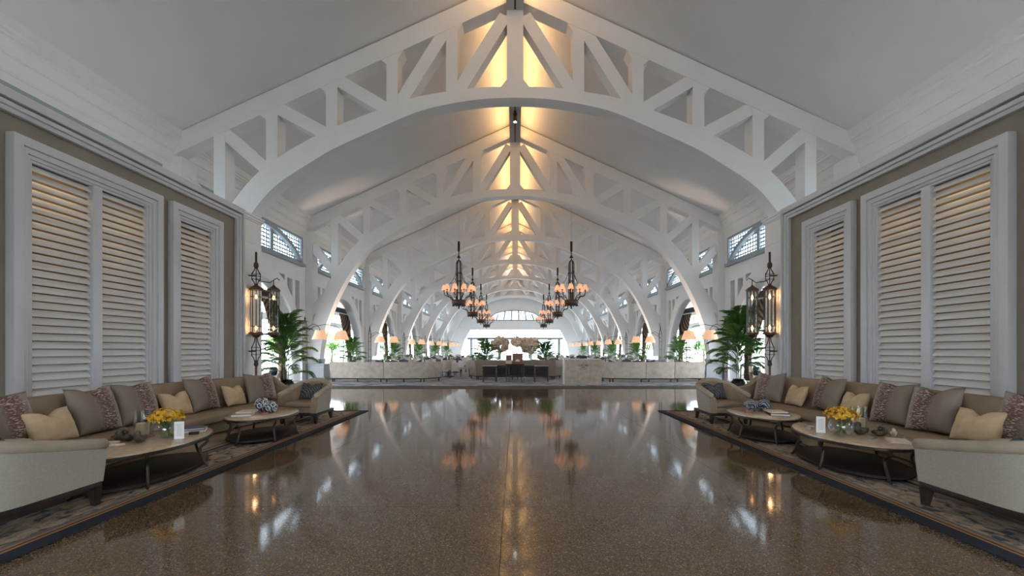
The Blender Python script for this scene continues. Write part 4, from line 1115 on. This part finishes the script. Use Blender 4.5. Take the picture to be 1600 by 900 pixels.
# console of nested dark tables with a wooden chest
t = thing('console_table', 'long dark console of nested iron tables in front of the central booth', 'table', (0.0, 19.6, 0.004))
for i, (x, w, h, dy) in enumerate(((-1.08, 0.62, 0.71, 0.0), (-0.55, 0.62, 0.70, 0.06), (0.0, 0.80, 0.775, 0.0), (0.58, 0.62, 0.70, 0.06), (1.12, 0.62, 0.71, 0.0))):
    MB().box(x-w/2, x+w/2, dy-0.22, dy+0.22, h-0.03, h).build('tabletop', M['tabletop'] if i in (0, 4) else M['wood'], t, bevel=0.004)
    MB().box(x-w/2+0.02, x+w/2-0.02, dy-0.20, dy+0.20, 0.22, 0.26).build('shelf', M['wood'], t)
    MB().box(x-w/2+0.02, x+w/2-0.02, dy+0.17, dy+0.19, 0.26, h-0.04).build('back_board', M['wood'], t)
    MB().box(x-w/2+0.03, x+w/2-0.03, dy-0.21, dy-0.19, h-0.14, h-0.035).build('drawer_front', M['wood'], t, bevel=0.004)
    for sx in (-1, 1):
        for sy in (-1, 1):
            MB().box(x+sx*(w/2-0.02)-0.014, x+sx*(w/2-0.02)+0.014, dy+sy*0.2-0.014, dy+sy*0.2+0.014, 0, h-0.03).build('leg', M['iron'], t)
t = thing('wooden_chest', 'reddish wooden chest on the middle of the dark console', 'chest', (0.11, 19.6, 0.781))
MB().box(-0.22, 0.22, -0.15, 0.15, 0, 0.42).build('body', M['redwood'], t, bevel=0.008)
MB().box(-0.235, 0.235, -0.16, 0.16, 0.40, 0.44).build('lid', M['redwood'], t, bevel=0.008)
MB().prism(ell(0.1, 0.1, 12, (0, 0.10), 0, PI, False), fy, -0.165, -0.15).build('arched_panel', M['kraft'], t)
for z in (0.27, 0.33):
    MB().box(-0.19, 0.19, -0.158, -0.15, z, z+0.045).build('drawer_front', M['redwood'], t, bevel=0.003)
    MB().ball((0, -0.165, z+0.022), 0.012, 6, 4).build('knob', M['bronze'], t)
t = thing('picture_frame', 'small pale-framed picture leaning beside the wooden chest', 'picture frame', (-0.27, 19.56, 0.781))
MB().prism([(-0.13, 0), (0.13, 0), (0.13, 0.38), (-0.13, 0.38)], fy, -0.012, 0.012, [[(-0.10, 0.03), (0.10, 0.03), (0.10, 0.35), (-0.10, 0.35)]]).build('frame', M['kraft'], t)
MB().box(-0.1, 0.1, -0.004, 0.006, 0.03, 0.35).build('print', M['bronze'], t)
MB().box(-0.1, 0.1, -0.006, -0.004, 0.03, 0.15).build('print_panel', M['kraft'], t)

# marble podium with the lettering
t = thing('marble_podium', 'veined beige marble reception podium with dark lettering', 'podium', (2.69, 17.95, 0.0))
MB().box(-0.72, 0.72, 0.0, 0.04, 0.02, 1.0).build('front_slab', M['marble'], t, bevel=0.004)
MB().box(-0.76, 0.72, 0.04, 0.50, 0.0, 1.03).build('body', M['marble_edge'], t, bevel=0.006)
def text(s, x, z, size, bold=0.0):
    cu = bpy.data.curves.new('lettering', 'FONT'); cu.body = s; cu.size = size; cu.align_x = 'CENTER'; cu.extrude = 0.002; cu.offset = bold
    cu.materials.append(M['ink'])
    o = obj('lettering', cu); me = bpy.data.meshes.new_from_object(o.evaluated_get(bpy.context.evaluated_depsgraph_get()))
    bpy.data.objects.remove(o); me.materials.clear(); me.materials.append(M['ink'])
    obj('lettering', me, t, (x, -0.003, z), (PI/2, 0, 0))
text('THE', 0.0, 0.845, 0.052); text('CLIFFORD', 0.0, 0.745, 0.098, 0.001); text('PIER', 0.0, 0.672, 0.068, 0.001)
MB().box(-0.14, 0.14, -0.003, 0.0, 0.635, 0.642).prism([(-0.10, 0.615), (0.10, 0.615), (0.0, 0.585)], fy, -0.003, 0.0, [[(-0.08, 0.61), (0.08, 0.61), (0.0, 0.593)]]).build('emblem', M['ink'], t)
t2 = thing('monitor', 'black screen standing on the marble podium', 'monitor', (2.66, 18.2, 1.03))
MB().box(-0.21, 0.21, -0.015, 0.015, 0.02, 0.115).build('screen', M['black'], t2, bevel=0.004)
MB().box(-0.08, 0.08, -0.05, 0.05, 0, 0.02).build('stand', M['black'], t2)

# big blossom arrangements
def arrangement(loc, h, r, seed, label):
    r_ = random.Random(seed)
    t = thing('flower_vase', label, 'flower vase', loc, 0, 'pale blossom arrangements')
    zc = h
    MB().lathe([(0.10, 0), (0.11, 0.02), (0.06, 0.05), (0.07, 0.3), (0.10, 0.55), (0.098, 0.55), (0.065, 0.3), (0.05, 0.06)], 16, cap=False).build('glass_vase', M['glass'], t, True, recalc=False)
    mb = MB()
    for i in range(10):
        a = i*0.63; mb.tube([(0.03*math.cos(a), 0.03*math.sin(a), 0.1), (0.05*math.cos(a), 0.05*math.sin(a), 0.55), (r*0.6*math.cos(a), r*0.6*math.sin(a), zc+0.05)], 0.008, 4)
    mb.build('stems', M['leaf2'], t)
    mb = MB()
    for i in range(260):
        v = Vector((r_.gauss(0, 1), r_.gauss(0, 1), r_.gauss(0, 0.8))).normalized()*r*r_.uniform(0.55, 1.0); v.z *= 0.85
        mb.ball((v.x, v.y, v.z+zc), r*r_.uniform(0.11, 0.18), 5, 4)
    o = mb.build('blossoms', M['blossom'], t); o['kind'] = 'stuff'
def ctable(loc, label, r=0.55, h=0.72, cloth=True, group='dining tables'):
    t = thing('round_table', label, 'table', loc, 0, group)
    MB().lathe([(0.001, h), (r-0.02, h), (r, h-0.02), (r, h-0.05)]+([(r*1.02, h-0.25), (r*1.05, h-0.42)] if cloth else [(0.001, h-0.06)]), 24, cap=False).build('tabletop', M['cloth'] if cloth else M['wood'], t, True, recalc=False)
    MB().lathe([(0.28, 0), (0.28, 0.03), (0.05, 0.06), (0.04, h-0.06)], 16).build('pedestal', M['wood'], t, True)
    return t
ctable((-0.80, 24.2, 0.004), 'round table under the left blossom arrangement', 0.4, 0.8, False)
ctable((0.76, 24.2, 0.004), 'round table under the right blossom arrangement', 0.4, 0.8, False)
ctable((0.12, 33.0, 0.004), 'round table under the distant middle blossom arrangement', 0.5, 0.9, False)
arrangement((-0.80, 24.2, 0.805), 0.85, 0.50, 1, 'big ball of pale blossoms in a glass vase, left of centre')
arrangement((0.76, 24.2, 0.805), 0.83, 0.52, 2, 'big ball of pale blossoms in a glass vase, right of centre')
arrangement((0.12, 33.0, 0.905), 1.05, 0.45, 3, 'smaller distant ball of pale blossoms in the middle')

# ------------------------------------------------------------------ dining furniture
def make_chair(mat, cat='chair'):
    t = thing('dining_chair', '', 'chair')
    MB().box(-0.25, 0.25, -0.25, 0.25, 0.38, 0.48).build('seat', mat, t, bevel=0.025)
    rows = []
    for i in range(6):
        z = 0.42+0.46*i/5; o = 0.05*i/5
        rows.append([(0.28*math.cos(a)*(1+0.02*i), 0.0+0.28*math.sin(a)+o, z if i < 5 else z-0.10*abs(math.cos(a))**1.5) for a in [0.15+(PI-0.3)*k/12 for k in range(13)]])
    mb = MB(); mb.grid(rows); inner = [[(x*0.86, y*0.86-0.005, z) for x, y, z in r] for r in rows]; mb.grid([r[::-1] for r in inner])
    mb.grid([rows[-1], inner[-1]]); mb.grid([[r[0] for r in rows], [r[0] for r in inner]]); mb.grid([[r[-1] for r in rows], [r[-1] for r in inner]])
    mb.build('backrest', mat, t, True)
    for x, y in ((-0.2, -0.2), (0.2, -0.2), (-0.2, 0.22), (0.2, 0.22)):
        MB().tube([(x, y, 0.39), (x*1.08, y*1.12, 0)], [0.022, 0.014], 6).build('leg', M['wood'], t)
    return t
pale = make_chair(M['chairfab']); darkc = make_chair(M['chairdark'])
used = {'pale': False, 'dark': False}
nch = 0
def place_chair(kind, x, y, rz, label, group):
    src = pale if kind == 'pale' else darkc
    o = dup(src) if used[kind] else src
    used[kind] = True
    o.location = (x, y, 0.006); o.rotation_euler = (0, 0, rz); o['label'] = label; o['group'] = group
rowname = ['first', 'second', 'third', 'fourth', 'fifth', 'sixth']
spots = []
for r, y in enumerate((23.2, 27.4, 32.0, 37.0, 43.0, 50.0)):
    for s in (-1, 1):
        for c, x in enumerate((3.4, 5.95)):
            spots.append((r, s, c, s*(x+(0.2 if r % 2 else 0)), y))
for r, s, c, x, y in spots:
    where = '%s row, %s side, %s table' % (rowname[r], SIDE[s], 'aisle' if c == 0 else 'arcade')
    ctable((x, y, 0.005), 'round dining table with a white cloth, '+where, 0.5)
    kind = 'pale' if (r+c) % 2 == 0 else 'dark'
    for k, (dx, dy, a) in enumerate(((-0.85, 0, PI/2), (0.85, 0, -PI/2), (0, -0.85, PI), (0, 0.85, 0))):
        if r > 2 and k == 3: continue
        place_chair(kind, x+dx, y+dy, a, ('pale upholstered' if kind == 'pale' else 'charcoal upholstered')+' dining chair, '+where+', '+['left side', 'right side', 'near side', 'far side'][k], 'dining chairs')
    # a small vase and glass on each table
    if r < 3:
        t = thing('table_vase', 'small vase of greenery on the dining table, '+where, 'vase', (x, y, 0.726), 0, 'small table vases')
        MB().lathe([(0.04, 0), (0.05, 0.04), (0.025, 0.10), (0.03, 0.13)], 10).build('vase', M['paper'], t, True)
        mb = MB()
        for i in range(14):
            a = i*2.4; q = 0.04+0.004*i
            mb.add([(0, 0, 0.12), (q*math.cos(a)-0.02*math.sin(a), q*math.sin(a)+0.02*math.cos(a), 0.17), (1.5*q*math.cos(a), 1.5*q*math.sin(a), 0.21), (q*math.cos(a)+0.02*math.sin(a), q*math.sin(a)-0.02*math.cos(a), 0.17)], [(0, 1, 2, 3)])
        mb.build('leaves', M['leaf2'], t, recalc=False)
# veranda seats and trees outside
for s in (-1, 1):
    for k in range(5):
        y = 19.5+8.16*k
        ctable((s*12.2, y, -0.01), 'small dark veranda table beyond the %s arcade, %s from the viewer' % (SIDE[s], rowname[k]), 0.4, 0.7, False, 'veranda tables')
        for q in (-1, 1):
            place_chair('dark', s*12.2, y+q*0.8, 0 if q > 0 else PI, 'charcoal veranda chair %s the %s table beyond the %s arcade' % ('behind' if q > 0 else 'before', rowname[k], SIDE[s]), 'veranda chairs')
    for k in range(6):
        r_ = random.Random(90+k*2+s)
        y = 20+9*k
        t = thing('garden_tree', 'leafy tree outside beyond the %s arcade, %s from the viewer' % (SIDE[s], rowname[k]), 'tree', (s*(22+r_.random()*3), y, -0.17), 0, 'trees outside the arcades')
        MB().tube([(0, 0, 0), (0.05, 0.05, 1.2), (0.0, 0.1, 2.2)], [0.14, 0.11, 0.08], 8).build('trunk', M['bronze'], t, True)
        mb = MB()
        for i in range(420):
            v = Vector((r_.gauss(0, 1), r_.gauss(0, 1), r_.gauss(0, 1))).normalized()*r_.uniform(0.7, 1.25)
            c = Vector((v.x, v.y, 2.5+v.z*0.95)); a = Vector((r_.gauss(0, 1), r_.gauss(0, 1), r_.gauss(0, 1))).normalized()*0.17; b = a.orthogonal().normalized()*0.09
            mb.add([c-a, c+b, c+a, c-b], [(0, 1, 2, 3)])
        o = mb.build('crown', M['leaf2'], t, recalc=False); o['kind'] = 'stuff'
